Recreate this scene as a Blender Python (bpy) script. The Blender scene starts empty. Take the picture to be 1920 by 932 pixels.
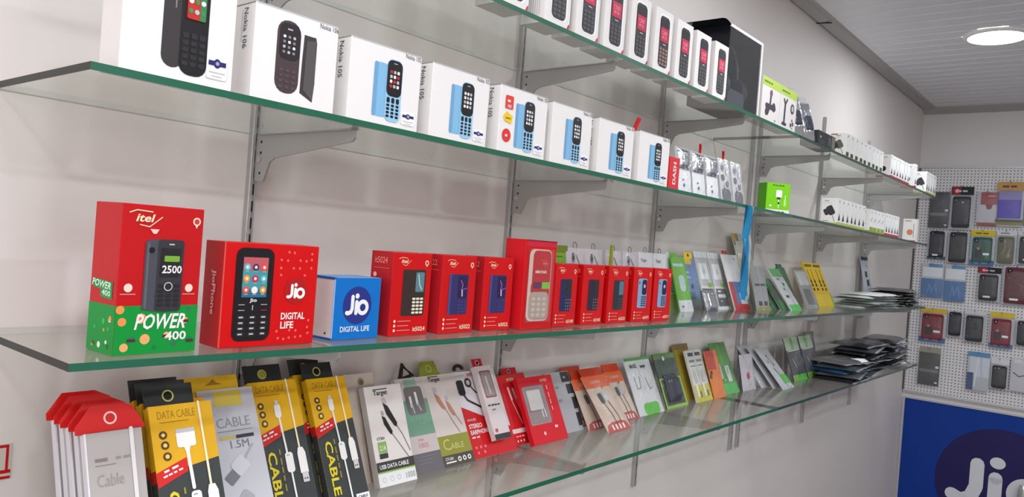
import bpy, bmesh, math, random
from mathutils import Vector, Matrix, Euler
random.seed(7)
R = math.radians
sc = bpy.context.scene
COL = sc.collection

# ------------------------------------------------------------------ camera
cam = bpy.data.cameras.new('camera'); camo = bpy.data.objects.new('camera', cam); COL.objects.link(camo)
cam.sensor_width = 36.0; cam.lens = 1443.65 / 1920 * 36.0; cam.clip_start = .02; cam.clip_end = 60
r_ = Vector((0.63506841, -0.76872038, 0.07587551)); u_ = Vector((-0.04389581, 0.06215353, 0.99710085)); f_ = Vector((0.77120767, 0.63655786, -0.00572814))
M = Matrix(((r_.x, u_.x, -f_.x, -0.299628), (r_.y, u_.y, -f_.y, -1.038345), (r_.z, u_.z, -f_.z, 1.44442), (0, 0, 0, 1)))
camo.matrix_world = M
sc.camera = camo
# ------------------------------------------------------------------ world, light, exposure
sc.view_settings.view_transform = 'Standard'; sc.view_settings.look = 'None'
sc.view_settings.gamma = 1; sc.view_settings.use_curve_mapping = False
sc.view_settings.exposure = 0.31
sc.cycles.transparent_max_bounces = 32; sc.cycles.max_bounces = 10
wd = bpy.data.worlds.new('world'); sc.world = wd; wd.use_nodes = True
wd.node_tree.nodes['Background'].inputs[0].default_value = (.85, .9, 1, 1); wd.node_tree.nodes['Background'].inputs[1].default_value = 1.0
LAMP_POWER = 5.0       # the round ceiling lamp; the added fill lights scale it
def area_light(name, loc, rot, sx, sy, power, color):
    l = bpy.data.lights.new(name, 'AREA'); l.shape = 'RECTANGLE'; l.size = sx; l.size_y = sy; l.energy = power; l.color = color
    o = bpy.data.objects.new(name, l); COL.objects.link(o); o.location = loc; o.rotation_euler = rot; return o
# daylight entering through the open shop front behind the photographer
area_light('shopfront_daylight', (-2.2, -1.6, 1.7), (R(90), 0, R(-90)), 2.6, 1.4, 22, (1, .89, .81))

# ------------------------------------------------------------------ materials
def lin(c):
    return tuple(((x / 255) / 12.92 if x / 255 <= .04045 else ((x / 255 + .055) / 1.055) ** 2.4) for x in c) + (1,)
MATS = {}
def mat(name, rgb, rough=.5, metal=0, emit=0, spec=.5, bump=0, bscale=60):
    if name in MATS: return MATS[name]
    m = bpy.data.materials.new(name); m.use_nodes = True; nt = m.node_tree; b = nt.nodes['Principled BSDF']
    b.inputs['Base Color'].default_value = lin(rgb); b.inputs['Roughness'].default_value = rough; b.inputs['Metallic'].default_value = metal
    b.inputs['Specular IOR Level'].default_value = spec
    if emit:
        b.inputs['Emission Color'].default_value = lin(rgb); b.inputs['Emission Strength'].default_value = emit
    if bump:
        n = nt.nodes.new('ShaderNodeTexNoise'); n.inputs['Scale'].default_value = bscale; n.inputs['Detail'].default_value = 4
        tc = nt.nodes.new('ShaderNodeTexCoord'); nt.links.new(tc.outputs['Object'], n.inputs['Vector'])
        bp = nt.nodes.new('ShaderNodeBump'); bp.inputs['Strength'].default_value = bump; bp.inputs['Distance'].default_value = .002
        nt.links.new(n.outputs['Fac'], bp.inputs['Height']); nt.links.new(bp.outputs['Normal'], b.inputs['Normal'])
    MATS[name] = m; return m
def C(*rgb, rough=.45, **k):          # plain printed / painted colour
    return mat('print_%d_%d_%d_%d' % (rgb + (int(rough * 100),)), rgb, rough, spec=.28, **k)
def mixed_paint(name, c1, c2, scale, rough, detail=3, bump=.15):
    if name in MATS: return MATS[name]
    m = mat(name, c1, rough); nt = m.node_tree; b = nt.nodes['Principled BSDF']
    tc = nt.nodes.new('ShaderNodeTexCoord'); n = nt.nodes.new('ShaderNodeTexNoise'); n.inputs['Scale'].default_value = scale; n.inputs['Detail'].default_value = detail
    nt.links.new(tc.outputs['Object'], n.inputs['Vector'])
    cr = nt.nodes.new('ShaderNodeValToRGB'); cr.color_ramp.elements[0].position = .35; cr.color_ramp.elements[1].position = .65
    cr.color_ramp.elements[0].color = lin(c1); cr.color_ramp.elements[1].color = lin(c2)
    nt.links.new(n.outputs['Fac'], cr.inputs['Fac']); nt.links.new(cr.outputs['Color'], b.inputs['Base Color'])
    n2 = nt.nodes.new('ShaderNodeTexNoise'); n2.inputs['Scale'].default_value = 90; nt.links.new(tc.outputs['Object'], n2.inputs['Vector'])
    bp = nt.nodes.new('ShaderNodeBump'); bp.inputs['Strength'].default_value = bump; bp.inputs['Distance'].default_value = .001
    nt.links.new(n2.outputs['Fac'], bp.inputs['Height']); nt.links.new(bp.outputs['Normal'], b.inputs['Normal'])
    return m
WALL = mixed_paint('painted_plaster', (221, 214, 211), (224, 217, 214), 2.2, .55)
WALL2 = mixed_paint('grey_painted_plaster', (208, 205, 206), (213, 210, 210), 2.0, .6)
FLOOR = mixed_paint('floor_tile', (78, 72, 68), (86, 80, 75), 3, .35)
def clear(name, tint, rough, haze, hazecol=(225, 225, 225), crinkle=0):
    m = bpy.data.materials.new(name); m.use_nodes = True; nt = m.node_tree; nt.nodes.clear()
    out = nt.nodes.new('ShaderNodeOutputMaterial'); tr = nt.nodes.new('ShaderNodeBsdfTransparent'); tr.inputs[0].default_value = lin(tint)
    gl = nt.nodes.new('ShaderNodeBsdfGlossy'); gl.inputs['Roughness'].default_value = rough; gl.inputs[0].default_value = (1, 1, 1, 1)
    df = nt.nodes.new('ShaderNodeBsdfDiffuse'); df.inputs[0].default_value = lin(hazecol)
    fr = nt.nodes.new('ShaderNodeFresnel'); fr.inputs[0].default_value = 1.36
    m1 = nt.nodes.new('ShaderNodeMixShader'); m1.inputs[0].default_value = haze
    nt.links.new(tr.outputs[0], m1.inputs[1]); nt.links.new(df.outputs[0], m1.inputs[2])
    m2 = nt.nodes.new('ShaderNodeMixShader'); ge = nt.nodes.new('ShaderNodeNewGeometry'); mm = nt.nodes.new('ShaderNodeMath'); mm.operation = 'SUBTRACT'; mm.inputs[0].default_value = 1; nt.links.new(ge.outputs['Backfacing'], mm.inputs[1]); mu = nt.nodes.new('ShaderNodeMath'); mu.operation = 'MULTIPLY'; nt.links.new(fr.outputs[0], mu.inputs[0]); nt.links.new(mm.outputs[0], mu.inputs[1]); nt.links.new(mu.outputs[0], m2.inputs[0]); nt.links.new(m1.outputs[0], m2.inputs[1]); nt.links.new(gl.outputs[0], m2.inputs[2])
    if crinkle:
        tc = nt.nodes.new('ShaderNodeTexCoord'); n = nt.nodes.new('ShaderNodeTexNoise'); n.inputs['Scale'].default_value = 38; n.inputs['Detail'].default_value = 3; n.inputs['Distortion'].default_value = 1.5
        nt.links.new(tc.outputs['Object'], n.inputs['Vector']); bp = nt.nodes.new('ShaderNodeBump'); bp.inputs['Strength'].default_value = crinkle; bp.inputs['Distance'].default_value = .006
        nt.links.new(n.outputs['Fac'], bp.inputs['Height']); nt.links.new(bp.outputs['Normal'], gl.inputs['Normal']); nt.links.new(bp.outputs['Normal'], fr.inputs['Normal'])
    nt.links.new(m2.outputs[0], out.inputs[0]); MATS[name] = m; return m
GLASS = clear('shelf_glass', (246, 250, 247), .11, .09, (196, 180, 170))
GEDGE = mat('glass_edge_green', (36, 98, 76), .3, spec=.3)
GBACK = mat('glass_back_edge', (205, 206, 202), .4)  # pale colour paints the bright reflection along the back edge
GEND = mat('glass_end_dark', (30, 32, 24), .35, spec=.25)  # near-black colour paints how dark the glass ends look at their angle
FILM = clear('clear_film', (248, 249, 250), .10, .05, crinkle=.8)
PANE = clear('clear_pane', (248, 249, 250), .05, .03)
FILMF = clear('frosted_film', (235, 238, 240), .2, .28)
STEEL = mat('grey_steel', (170, 169, 168), .42, .35)
STEELD = mat('slot_dark', (32, 30, 30), .8)
CHROME = mat('chrome', (210, 210, 212), .18, 1)
FOIL = mat('silver_foil', (200, 203, 206), .22, .9, bump=.8, bscale=40)
WHT = C(236, 233, 232); WHT2 = C(226, 222, 220); BLK = C(26, 25, 28, rough=.35); DGY = C(62, 62, 66); GRY = C(128, 128, 132); LGY = C(186, 188, 192)
RED = C(200, 8, 16, rough=.35); RED2 = C(188, 20, 30, rough=.35); GRN = C(10, 160, 62); LIME = C(146, 200, 40); YEL = C(240, 200, 30); NAVY = C(44, 40, 100)
BLU = C(10, 100, 178); SKY = C(130, 184, 222); ORG = C(232, 92, 30); OLV = C(150, 160, 40); CHAR = C(46, 50, 54); MAR = C(110, 34, 42); TEAL = C(60, 150, 160)
PUR = C(92, 74, 190); GOLD = C(196, 150, 60); MINT = C(128, 180, 150); DGN = C(30, 80, 56); BEI = C(206, 194, 182); PINK = C(200, 40, 84); BRO = C(70, 58, 60)

# ------------------------------------------------------------------ mesh builder
class MB:
    def __init__(s): s.v = []; s.f = []; s.m = []; s.mats = []
    def mi(s, m):
        if m not in s.mats: s.mats.append(m)
        return s.mats.index(m)
    def face(s, pts, m):
        n = len(s.v); s.v += [tuple(p) for p in pts]; s.f.append(tuple(range(n, n + len(pts)))); s.m.append(s.mi(m))
    def box(s, a, b, m, ms=None):
        x0, y0, z0 = a; x1, y1, z1 = b; n = len(s.v)
        s.v += [(x0, y0, z0), (x1, y0, z0), (x1, y1, z0), (x0, y1, z0), (x0, y0, z1), (x1, y0, z1), (x1, y1, z1), (x0, y1, z1)]
        fs = [(0, 1, 5, 4), (1, 2, 6, 5), (2, 3, 7, 6), (3, 0, 4, 7), (4, 5, 6, 7), (3, 2, 1, 0)]   # front right back left top bottom
        for k, f in enumerate(fs):
            s.f.append(tuple(n + i for i in f)); s.m.append(s.mi(ms[k] if ms else m))
    def prism(s, pts, axis, t0, t1, m):
        """closed profile (list of 2d) extruded along axis 0/1/2"""
        def P(p, t):
            return (t, p[0], p[1]) if axis == 0 else ((p[0], t, p[1]) if axis == 1 else (p[0], p[1], t))
        n = len(s.v); k = len(pts); s.v += [P(p, t0) for p in pts] + [P(p, t1) for p in pts]; i = s.mi(m)
        s.f.append(tuple(range(n, n + k))[::-1]); s.m.append(i); s.f.append(tuple(range(n + k, n + 2 * k))); s.m.append(i)
        for j in range(k):
            a, b = j, (j + 1) % k; s.f.append((n + a, n + b, n + k + b, n + k + a)); s.m.append(i)
    def tube(s, path, r, m, seg=8):
        path = [Vector(p) for p in path]; i = s.mi(m); n0 = len(s.v)
        for k, p in enumerate(path):
            d = (path[min(k + 1, len(path) - 1)] - path[max(k - 1, 0)]).normalized()
            a = d.cross(Vector((0, 0, 1)));
            if a.length < .1: a = d.cross(Vector((1, 0, 0)))
            a.normalize(); b = d.cross(a)
            for q in range(seg):
                t = 2 * math.pi * q / seg; s.v.append(tuple(p + (a * math.cos(t) + b * math.sin(t)) * r))
        for k in range(len(path) - 1):
            for q in range(seg):
                a = n0 + k * seg + q; b = n0 + k * seg + (q + 1) % seg; s.f.append((a, b, b + seg, a + seg)); s.m.append(i)
        s.f.append(tuple(n0 + q for q in range(seg))); s.m.append(i); e = n0 + (len(path) - 1) * seg
        s.f.append(tuple(e + q for q in range(seg))[::-1]); s.m.append(i)
    def grid(s, nu, nv, fn, m, close=False):
        n = len(s.v); i = s.mi(m)
        for b in range(nv + 1):
            for a in range(nu + 1): s.v.append(tuple(fn(a / nu, b / nv)))
        for b in range(nv):
            for a in range(nu):
                q = n + b * (nu + 1) + a; s.f.append((q, q + 1, q + nu + 2, q + nu + 1)); s.m.append(i)
    def build(s, name, parent=None, bevel=0, smooth=False, loc=None):
        me = bpy.data.meshes.new(name); me.from_pydata(s.v, [], s.f)
        for m in s.mats: me.materials.append(m)
        me.polygons.foreach_set('material_index', s.m)
        if smooth: me.polygons.foreach_set('use_smooth', [True] * len(s.f))
        me.update(); o = bpy.data.objects.new(name, me); COL.objects.link(o)
        if parent: o.parent = parent
        if loc: o.location = loc
        if isinstance(bevel, str): o['label'] = bevel; bevel = 0
        if bevel:
            b = o.modifiers.new('bevel', 'BEVEL'); b.width = bevel; b.segments = 2; b.limit_method = 'ANGLE'
        return o
def tag(o, label, cat, group=None, kind=None):
    if label: o['label'] = label
    if cat: o['category'] = cat
    if group: o['group'] = group
    if kind: o['kind'] = kind
    return o
def thing(name, label, cat, loc, yaw=0, lean=0, roll=0, group=None):
    o = bpy.data.objects.new(name, None); COL.objects.link(o); o.empty_display_size = .02
    o.location = loc; o.rotation_euler = (R(-lean), R(roll), R(yaw)); return tag(o, label, cat, group)
def copy_tree(o, loc, label, yaw=None, lean=None, roll=None):
    c = o.copy(); COL.objects.link(c); c.location = loc; c['label'] = label
    e = list(c.rotation_euler)
    if lean is not None: e[0] = R(-lean)
    if roll is not None: e[1] = R(roll)
    if yaw is not None: e[2] = R(yaw)
    c.rotation_euler = e
    for ch in o.children:
        d = ch.copy(); COL.objects.link(d); d.parent = c
        for g in ch.children:
            h = g.copy(); COL.objects.link(h); h.parent = d
    return c

# ------------------------------------------------------------------ flat artwork on a face
EPS = .00022
class Face:
    """2-d frame on a face: side 'f' front (y=0), 'l' left (x=0), 't' top (z=h), 'x' end-wall sign"""
    def __init__(s, side, w, h, d=0, off=0): s.side, s.w, s.h, s.d, s.off = side, w, h, d, off
    def P(s, u, v, lay):
        e = s.off + EPS * lay
        if s.side == 'f': return (u * s.w, -e, v * s.h)
        if s.side == 'l': return (-e, s.d - u * s.d, v * s.h)
        if s.side == 'r': return (s.w + e, u * s.d, v * s.h)
        if s.side == 't': return (u * s.w, v * s.d, s.h + e)
    def dims(s): return (s.d, s.h) if s.side in 'lr' else ((s.w, s.d) if s.side == 't' else (s.w, s.h))
TXT = {}
def text_mesh(t, bold):
    k = (t, bold)
    if k not in TXT:
        c = bpy.data.curves.new('lettering', 'FONT'); c.body = t; c.size = 1; c.resolution_u = 2
        if bold: c.offset = .022 if bold == 1 else .04
        o = bpy.data.objects.new('lettering', c); COL.objects.link(o)
        dg = bpy.context.evaluated_depsgraph_get(); me = bpy.data.meshes.new_from_object(o.evaluated_get(dg))
        vs = [v.co.copy() for v in me.vertices]; fs = [tuple(p.vertices) for p in me.polygons]
        bpy.data.objects.remove(o); bpy.data.curves.remove(c); bpy.data.meshes.remove(me)
        x0 = min(v.x for v in vs); x1 = max(v.x for v in vs); y0 = min(v.y for v in vs); y1 = max(v.y for v in vs)
        TXT[k] = ([((v.x - x0), (v.y - y0)) for v in vs], fs, x1 - x0, y1 - y0)
    return TXT[k]
# print too small or blurred to read in the photo is shown as short bars
UNREAD = set('realcharge|FASHION|OPTIMA|SMART|SAMSUNG|X-LEVEL|MOBILE HOLDER|TRAVEL CHARGER|LED|SOUND|stereo|BASS|MORE ENERGY|FAST CHARGER|RISE CHARGER|NEW|4G|USB|360|A3|eco|TPS|TC 101|power|3.5|CHARGE AND SYNC|Travel kit|1 A|A35|POWER|PACK|mobile|A.K.|WITH MIC|CHARGE|DATA TRANSFER|1.77|YOUR'.split('|'))
class Art:
    def __init__(s, face): s.F = face; s.mb = MB(); s.W, s.H = face.dims(); s.n = 0
    def bump(s, lay): s.n += 1; return lay + (s.n % 400) * .0022
    def poly(s, pts, m, lay=1):
        lay = s.bump(lay); s.mb.face([s.F.P(u, v, lay) for u, v in pts], m)
    def rect(s, u0, v0, u1, v1, m, lay=1, sk=0): s.poly([(u0, v0), (u1, v0 + sk), (u1, v1 + sk), (u0, v1)], m, lay)
    def rr(s, u0, v0, u1, v1, r, m, lay=1, rot=0):
        """rounded rect, r in metres, rot deg about centre"""
        W, H = s.W, s.H; x0, y0, x1, y1 = u0 * W, v0 * H, u1 * W, v1 * H; cx, cy = (x0 + x1) / 2, (y0 + y1) / 2
        r = min(r, abs(x1 - x0) / 2, abs(y1 - y0) / 2); pts = []
        for qx, qy, a0 in ((x1 - r, y0 + r, -90), (x1 - r, y1 - r, 0), (x0 + r, y1 - r, 90), (x0 + r, y0 + r, 180)):
            for k in range(5):
                t = R(a0 + k * 22.5); pts.append((qx + r * math.cos(t), qy + r * math.sin(t)))
        c, sn = math.cos(R(rot)), math.sin(R(rot))
        s.poly([((cx + (x - cx) * c - (y - cy) * sn) / W, (cy + (x - cx) * sn + (y - cy) * c) / H) for x, y in pts], m, lay)
    def disc(s, u, v, r, m, lay=1, ry=None, n=20):
        ry = ry or r
        s.poly([(u + r * math.cos(2 * math.pi * k / n) / s.W, v + ry * math.sin(2 * math.pi * k / n) / s.H) for k in range(n)], m, lay)
    def ring(s, u, v, r, w, m, lay=1, n=24):
        for k in range(n):
            a, b = 2 * math.pi * k / n, 2 * math.pi * (k + 1) / n
            s.poly([(u + q * math.cos(t) / s.W, v + q * math.sin(t) / s.H) for q, t in ((r, a), (r, b), (r - w, b), (r - w, a))], m, lay)
    def line(s, pts, w, m, lay=1):
        """stroke of width w metres through points with round joints"""
        P = [Vector((u * s.W, v * s.H)) for u, v in pts]
        for a, b in zip(P, P[1:]):
            d = (b - a); 
            if d.length < 1e-9: continue
            n = Vector((-d.y, d.x)).normalized() * w / 2
            s.poly([((q.x) / s.W, q.y / s.H) for q in (a - n, b - n, b + n, a + n)], m, lay)
        for a in P: s.disc(a.x / s.W, a.y / s.H, w / 2, m, lay, n=10)
    def text(s, t, u, v, h, m, lay=2, w=None, rot=0, al='l', bold=1, slant=0):
        """h cap height metres, w total width metres, anchored lower-left (before rotation) or centre"""
        if t in UNREAD and not (t == 'POWER' and slant):
            W_ = w or h * .62 * len(t); n = max(1, len(t) // 3); c, sn = math.cos(R(rot)), math.sin(R(rot)); x0 = 0 if al == 'l' else (-W_ / 2 if al == 'c' else -W_); y0 = h * .15 - (h / 2 if al == 'c' else 0)
            for k in range(n):
                xa, xb = x0 + W_ * k / n, x0 + W_ * (k + (.62, .8, .72)[(k + len(t)) % 3]) / n
                s.poly([(u + (x * c - y * sn) / s.W, v + (x * sn + y * c) / s.H) for x, y in ((xa, y0), (xb, y0), (xb, y0 + h * .6), (xa, y0 + h * .6))], m, lay)
            return
        vs, fs, tw, th = text_mesh(t, bold); sy = h / th; sx = (w / tw) if w else sy
        ox = 0 if al == 'l' else (-tw * sx / 2 if al == 'c' else -tw * sx); oy = 0 if al != 'c' else -h / 2
        lay = s.bump(lay); c, sn = math.cos(R(rot)), math.sin(R(rot)); X0, Y0 = u * s.W, v * s.H; n = len(s.mb.v); i = s.mb.mi(m)
        for x, y in vs:
            x, y = x * sx + ox + slant * y * sy, y * sy + oy
            s.mb.v.append(tuple(s.F.P((X0 + x * c - y * sn) / s.W, (Y0 + x * sn + y * c) / s.H, lay)))
        for f in fs: s.mb.f.append(tuple(n + k for k in f)); s.mb.m.append(i)
    def build(s, name, parent, label=None):
        if not s.mb.f: return None
        o = s.mb.build(name, parent)
        if label: o['label'] = label
        return o
def carton(root, w, h, d, m, ms=None, name='carton', bevel=.0007):
    b = MB(); b.box((0, 0, 0), (w, d, h), m, ms); return b.build(name, root, bevel=bevel)
def fake_lines(a, u, v, w, n, dv, m, h=.0011, lay=2):
    for k in range(n):
        a.rect(u, v - k * dv, u + w * (1 - .18 * ((k * 7) % 3)), v - k * dv + h / a.H, m, lay)
def phone(a, u0, v0, u1, v1, body, scr, keys, keybg=None, split=.5, icons=None, lay=1, r=.006, rows=4):
    """drawn keypad phone between u0..u1, v0..v1"""
    a.rr(u0, v0, u1, v1, r, body, lay); du, dv = u1 - u0, v1 - v0
    vs = v0 + dv * split
    if keybg: a.rr(u0 + du * .0, vs - dv * .02, u1, v1, r * .8, keybg, lay + 1)
    a.rr(u0 + du * .12, vs + dv * .06, u1 - du * .12, v1 - dv * .12, .001, scr, lay + 2)
    if icons:
        for i in range(3):
            for j in range(4):
                cu = u0 + du * (.26 + .24 * i); cv = vs + dv * (.12 + (1 - split - .3) / 3.2 * j)
                a.disc(cu, cv, du * a.W * .07, icons[(i * 2 + j) % len(icons)], lay + 3, n=8)
    a.rect(u0 + du * .4, v1 - dv * .075, u1 - du * .4, v1 - dv * .055, LGY, lay + 3)
    kh = (split - .1) * dv / (rows + 1)
    for j in range(rows + 1):
        for i in range(3):
            cu = u0 + du * (.2 + .3 * i); cv = v0 + dv * .06 + kh * (j + .5)
            hw = du * .11; hh = kh * .32
            a.rr(cu - hw, cv - hh, cu + hw, cv + hh * (1.5 if j == rows else 1), .0015, keys, lay + 2)
def ovals(a, u, v, r, m, n, lay=2): a.disc(u, v, r, m, lay, n=n)
def itel_mark(a, u, v, w, m, lay=2):
    a.text('itel', u + w * .22 / a.W, v, w * .28, m, lay, w=w * .6, slant=.3)
    a.line([(u, v + w * .3 / a.H), (u + w * .25 / a.W, v + w * .4 / a.H), (u + w * .8 / a.W, v + w * .36 / a.H)], w * .035, m, lay)
    a.line([(u + w * .38 / a.W, v - w * .10 / a.H), (u + w * .72 / a.W, v - w * .16 / a.H), (u + w * 1.16 / a.W, v + w * .2 / a.H)], w * .03, m, lay)
def jio_mark(a, cu, cv, r, m, lay=2):
    """J i o in fat rounded strokes; r = radius of the disc it sits on, metres"""
    q = lambda x, y: (cu + x * r / a.W, cv + y * r / a.H); w = r * .225
    a.line([q(-.36, .46), q(-.36, -.16), q(-.44, -.34), q(-.62, -.4), q(-.72, -.38)], w, m, lay)
    a.line([q(-.07, .18), q(-.09, -.4)], w, m, lay); a.disc(*q(-.05, .5), r * .14, m, lay)
    c = q(.37, -.11)
    for k in range(24):
        t0, t1 = 2 * math.pi * k / 24, 2 * math.pi * (k + 1) / 24
        a.poly([(c[0] + s_ * math.cos(t) * r / a.W, c[1] + s_ * math.sin(t) * r / a.H) for s_, t in ((.42, t0), (.42, t1), (.2, t1), (.2, t0))], m, lay)

# ------------------------------------------------------------------ the room
LX = 4.557; ZC = 2.389; YR = -3.2; XB = -2.3; D = .261
SA, SB, SC, SD = 1.8125, 1.5864, 1.3000, 1.0416
def shell(name, a, b, m):
    g = MB(); g.box(a, b, m); o = g.build(name); o['kind'] = 'structure'; return o
shell('wall_left', (XB, 0, 0), (LX + .1, .1, ZC + .1), WALL)
shell('floor', (XB - .1, YR, -.1), (LX + .1, .1, 0), FLOOR)
shell('wall_right', (XB, YR - .1, 0), (LX + .1, YR, ZC + .1), WALL)
shell('wall_end', (LX, YR, 0), (LX + .1, .0, ZC + .1), WALL2)
# shop front behind the camera, open in the middle
g = MB(); g.box((XB - .1, YR, 2.3), (XB, .1, ZC + .1), WALL); g.box((XB - .1, -.25, 0), (XB, .1, 2.3), WALL); g.box((XB - .1, YR, 0), (XB, -2.95, 2.3), WALL)
o = g.build('wall_front'); o['kind'] = 'structure'
# ceiling of narrow pvc panels whose grooves run across the room
g = MB(); pm = mat('pvc_ceiling', (226, 227, 232), .32); gm = mat('pvc_groove', (232, 232, 234), .3); x = XB
while x < LX:
    x2 = min(x + .0875, LX)
    pts = [(x, ZC + .05), (x, ZC), (x + .074, ZC), (x + .077, ZC + .0035), (x + .0845, ZC + .0035), (x2, ZC), (x2, ZC + .05)]
    g.prism([(p[0], p[1]) for p in pts], 1, YR, 0, pm); g.box((x + .077, YR, ZC + .0015), (x + .0845, 0, ZC + .003), gm); x = x2
o = g.build('ceiling'); o['kind'] = 'structure'
cor = mat('pvc_cornice', (168, 166, 164), .4)
g = MB(); g.prism([(0, ZC), (0, ZC - .004), (-.012, ZC - .010), (-.045, ZC - .004), (-.06, ZC - .006), (-.07, ZC)], 0, XB, LX, cor)
o = g.build('trim_1'); o['kind'] = 'structure'
g = MB(); g.prism([(LX, ZC), (LX, ZC - .03), (LX - .01, ZC - .028), (LX - .05, ZC - .006), (LX - .06, ZC)], 1, YR, 0, cor)
o = g.build('trim_2'); o['kind'] = 'structure'

# round ceiling lamp in view, then added unseen fill lights without bodies
lampw = mat('lamp_diffuser', (255, 250, 240), .4, emit=9)
def ceiling_lamp(x, y, label):
    t = thing('ceiling_lamp', label, 'ceiling light', (x, y, ZC))
    b = MB(); n = 40
    for k in range(n):
        a0, a1 = 2 * math.pi * k / n, 2 * math.pi * (k + 1) / n
        pr = [(.115, 0), (.115, -.006), (.108, -.011), (.098, -.011)]
        for (ra, za), (rb, zb) in zip(pr, pr[1:]):
            b.face([(ra * math.cos(a0), ra * math.sin(a0), za), (ra * math.cos(a1), ra * math.sin(a1), za), (rb * math.cos(a1), rb * math.sin(a1), zb), (rb * math.cos(a0), rb * math.sin(a0), zb)], WHT)
    b.build('rim', t, smooth=True)
    b = MB(); b.face([(.1 * math.cos(2 * math.pi * k / n), .1 * math.sin(2 * math.pi * k / n), -.0105) for k in range(n)][::-1], lampw); b.build('diffuser', t)
    l = bpy.data.lights.new('lamp_or_fill_light', 'AREA'); l.shape = 'DISK'; l.size = .19; l.energy = LAMP_POWER; l.color = (.86, .93, 1)
    lo = bpy.data.objects.new('lamp_or_fill_light', l); COL.objects.link(lo); lo.parent = t; lo.location = (0, 0, -.014)
    return t
ceiling_lamp(3.14, -.535, 'round white lamp glowing in the ceiling near the pegboard wall')
for k, (x, y) in enumerate([(1.55, -.62), (.0, -.62), (3.1, -1.9), (1.45, -1.35), (-.15, -1.35), (.7, -2.4), (-.7, -2.4)]):  # added ceiling fill lights, unseen and bodiless, balancing the room light
    l = bpy.data.lights.new('lamp_or_fill_light', 'AREA'); l.shape = 'DISK'; l.size = .19; l.energy = LAMP_POWER * (.75, .7, 2.4, 1.3, 1.4, 3.0, 2.6)[k]; l.color = (.93, .965, 1)
    lo = bpy.data.objects.new('lamp_or_fill_light', l); COL.objects.link(lo); lo.location = (x, y, ZC - .014)

# pegboard on the end wall
pegm = mat('pegboard', (212, 211, 212), .45); nt = pegm.node_tree; bs = nt.nodes['Principled BSDF']
tc = nt.nodes.new('ShaderNodeTexCoord'); sep = nt.nodes.new('ShaderNodeSeparateXYZ'); nt.links.new(tc.outputs['Object'], sep.inputs[0])
def mth(op, a, b=None, c=None):
    n = nt.nodes.new('ShaderNodeMath'); n.operation = op
    for k, q in enumerate((a, b, c)):
        if q is None: continue
        if isinstance(q, (int, float)): n.inputs[k].default_value = q
        else: nt.links.new(q, n.inputs[k])
    return n.outputs[0]
P_ = .0165
fy = mth('SUBTRACT', mth('FRACT', mth('DIVIDE', sep.outputs['Y'], P_)), .5); fz = mth('SUBTRACT', mth('FRACT', mth('DIVIDE', sep.outputs['Z'], P_)), .5)
d2 = mth('ADD', mth('MULTIPLY', fy, fy), mth('MULTIPLY', fz, fz)); hole = mth('LESS_THAN', d2, .035)
mx = nt.nodes.new('ShaderNodeMix'); mx.data_type = 'RGBA'; nt.links.new(hole, mx.inputs[0]); mx.inputs[6].default_value = lin((212, 211, 212)); mx.inputs[7].default_value = lin((70, 70, 74))
nt.links.new(mx.outputs[2], bs.inputs['Base Color'])
t = thing('pegboard', 'white perforated pegboard panel covering the end wall above the blue banner', 'pegboard', (LX, -.006, .79))
b = MB(); b.box((-.012, -2.6, 0), (-.0005, 0, 1.262), pegm); b.build('board', t)
b = MB(); tr = mat('aluminium_trim', (190, 190, 192), .35, .4)
b.box((-.016, -2.6, -.012), (-.0005, 0, 0), tr); b.box((-.016, -.004, 0), (-.0005, .003, 1.262), mat('dark_gap', (80, 78, 76), .6)); b.box((-.018, -2.6, 1.262), (-.0005, 0, 1.268), tr); b.build('edge_strip', t)

# blue banner below it
t = thing('banner', 'blue banner with a navy disc and white lettering under the pegboard', 'banner', (LX - .0005, -.02, .0), yaw=-90)
bw, bh = 2.2, .742
BB = C(0, 52, 140, rough=.6); b = MB(); b.box((0, -.006, .02), (bw, 0, bh), BB); b.build('sheet', t)
b = MB(); b.box((-.012, -.012, .02), (0, 0, bh + .008), tr); b.box((0, -.01, bh), (bw, 0, bh + .008), tr); b.build('frame', t)
a = Art(Face('f', bw, bh, off=.0065)); a.disc(.49 / bw, .346 / bh, .312, C(32, 26, 84), 1, n=64)
q = lambda y, z: ((-y - .02) / bw, z / bh)
a.build('disc', t)
a = Art(Face('f', bw, bh, off=.0065)); LT = C(214, 214, 220)
a.line([q(-.397, .452), q(-.397, .33), q(-.375, .27), q(-.33, .245), q(-.285, .265)], .066, LT, 4)
a.line([q(-.484, .396), q(-.484, .25)], .064, LT, 4); a.disc(*q(-.489, .477), .036, LT, 4, ry=.031)
c = q(-.625, .335)
for k in range(30):
    t0, t1 = 2 * math.pi * k / 30, 2 * math.pi * (k + 1) / 30
    a.poly([(c[0] + s_ * math.cos(tt) / a.W, c[1] + s_ * math.sin(tt) / a.H) for s_, tt in ((.09, t0), (.09, t1), (.04, t1), (.04, t0))], LT, 4)
a.build('lettering', t, 'white rounded letters')

# red framed sticker low on the wall at the frame's near edge
t = thing('wall_notice', 'small red-framed sticker on the wall under the near end of the shelves', 'sticker', (-.055, -.0002, 1.118))
b = MB(); b.box((0, -.0012, 0), (.098, 0, .042), BEI); b.build('backing', t)
a = Art(Face('f', .098, .042, off=.0014)); a.rect(.0, .16, 1, .26, RED2, 1); a.rect(0, .9, .97, .98, RED2, 1); a.rect(.94, .2, .97, .98, RED2, 1); a.rect(0, .0, 1, .08, RED2, 1)
a.build('frame', t)
# stain / crack on cornice, modelled as a thin black tube
b = MB(); b.tube([(2.68, -.004, ZC - .012), (2.70, -.03, ZC - .008), (2.71, -.05, ZC - .008)], .0025, BLK); tag(b.build('cornice_mark'), 'small black mark on the cornice between wall and ceiling', 'clip')

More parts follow.
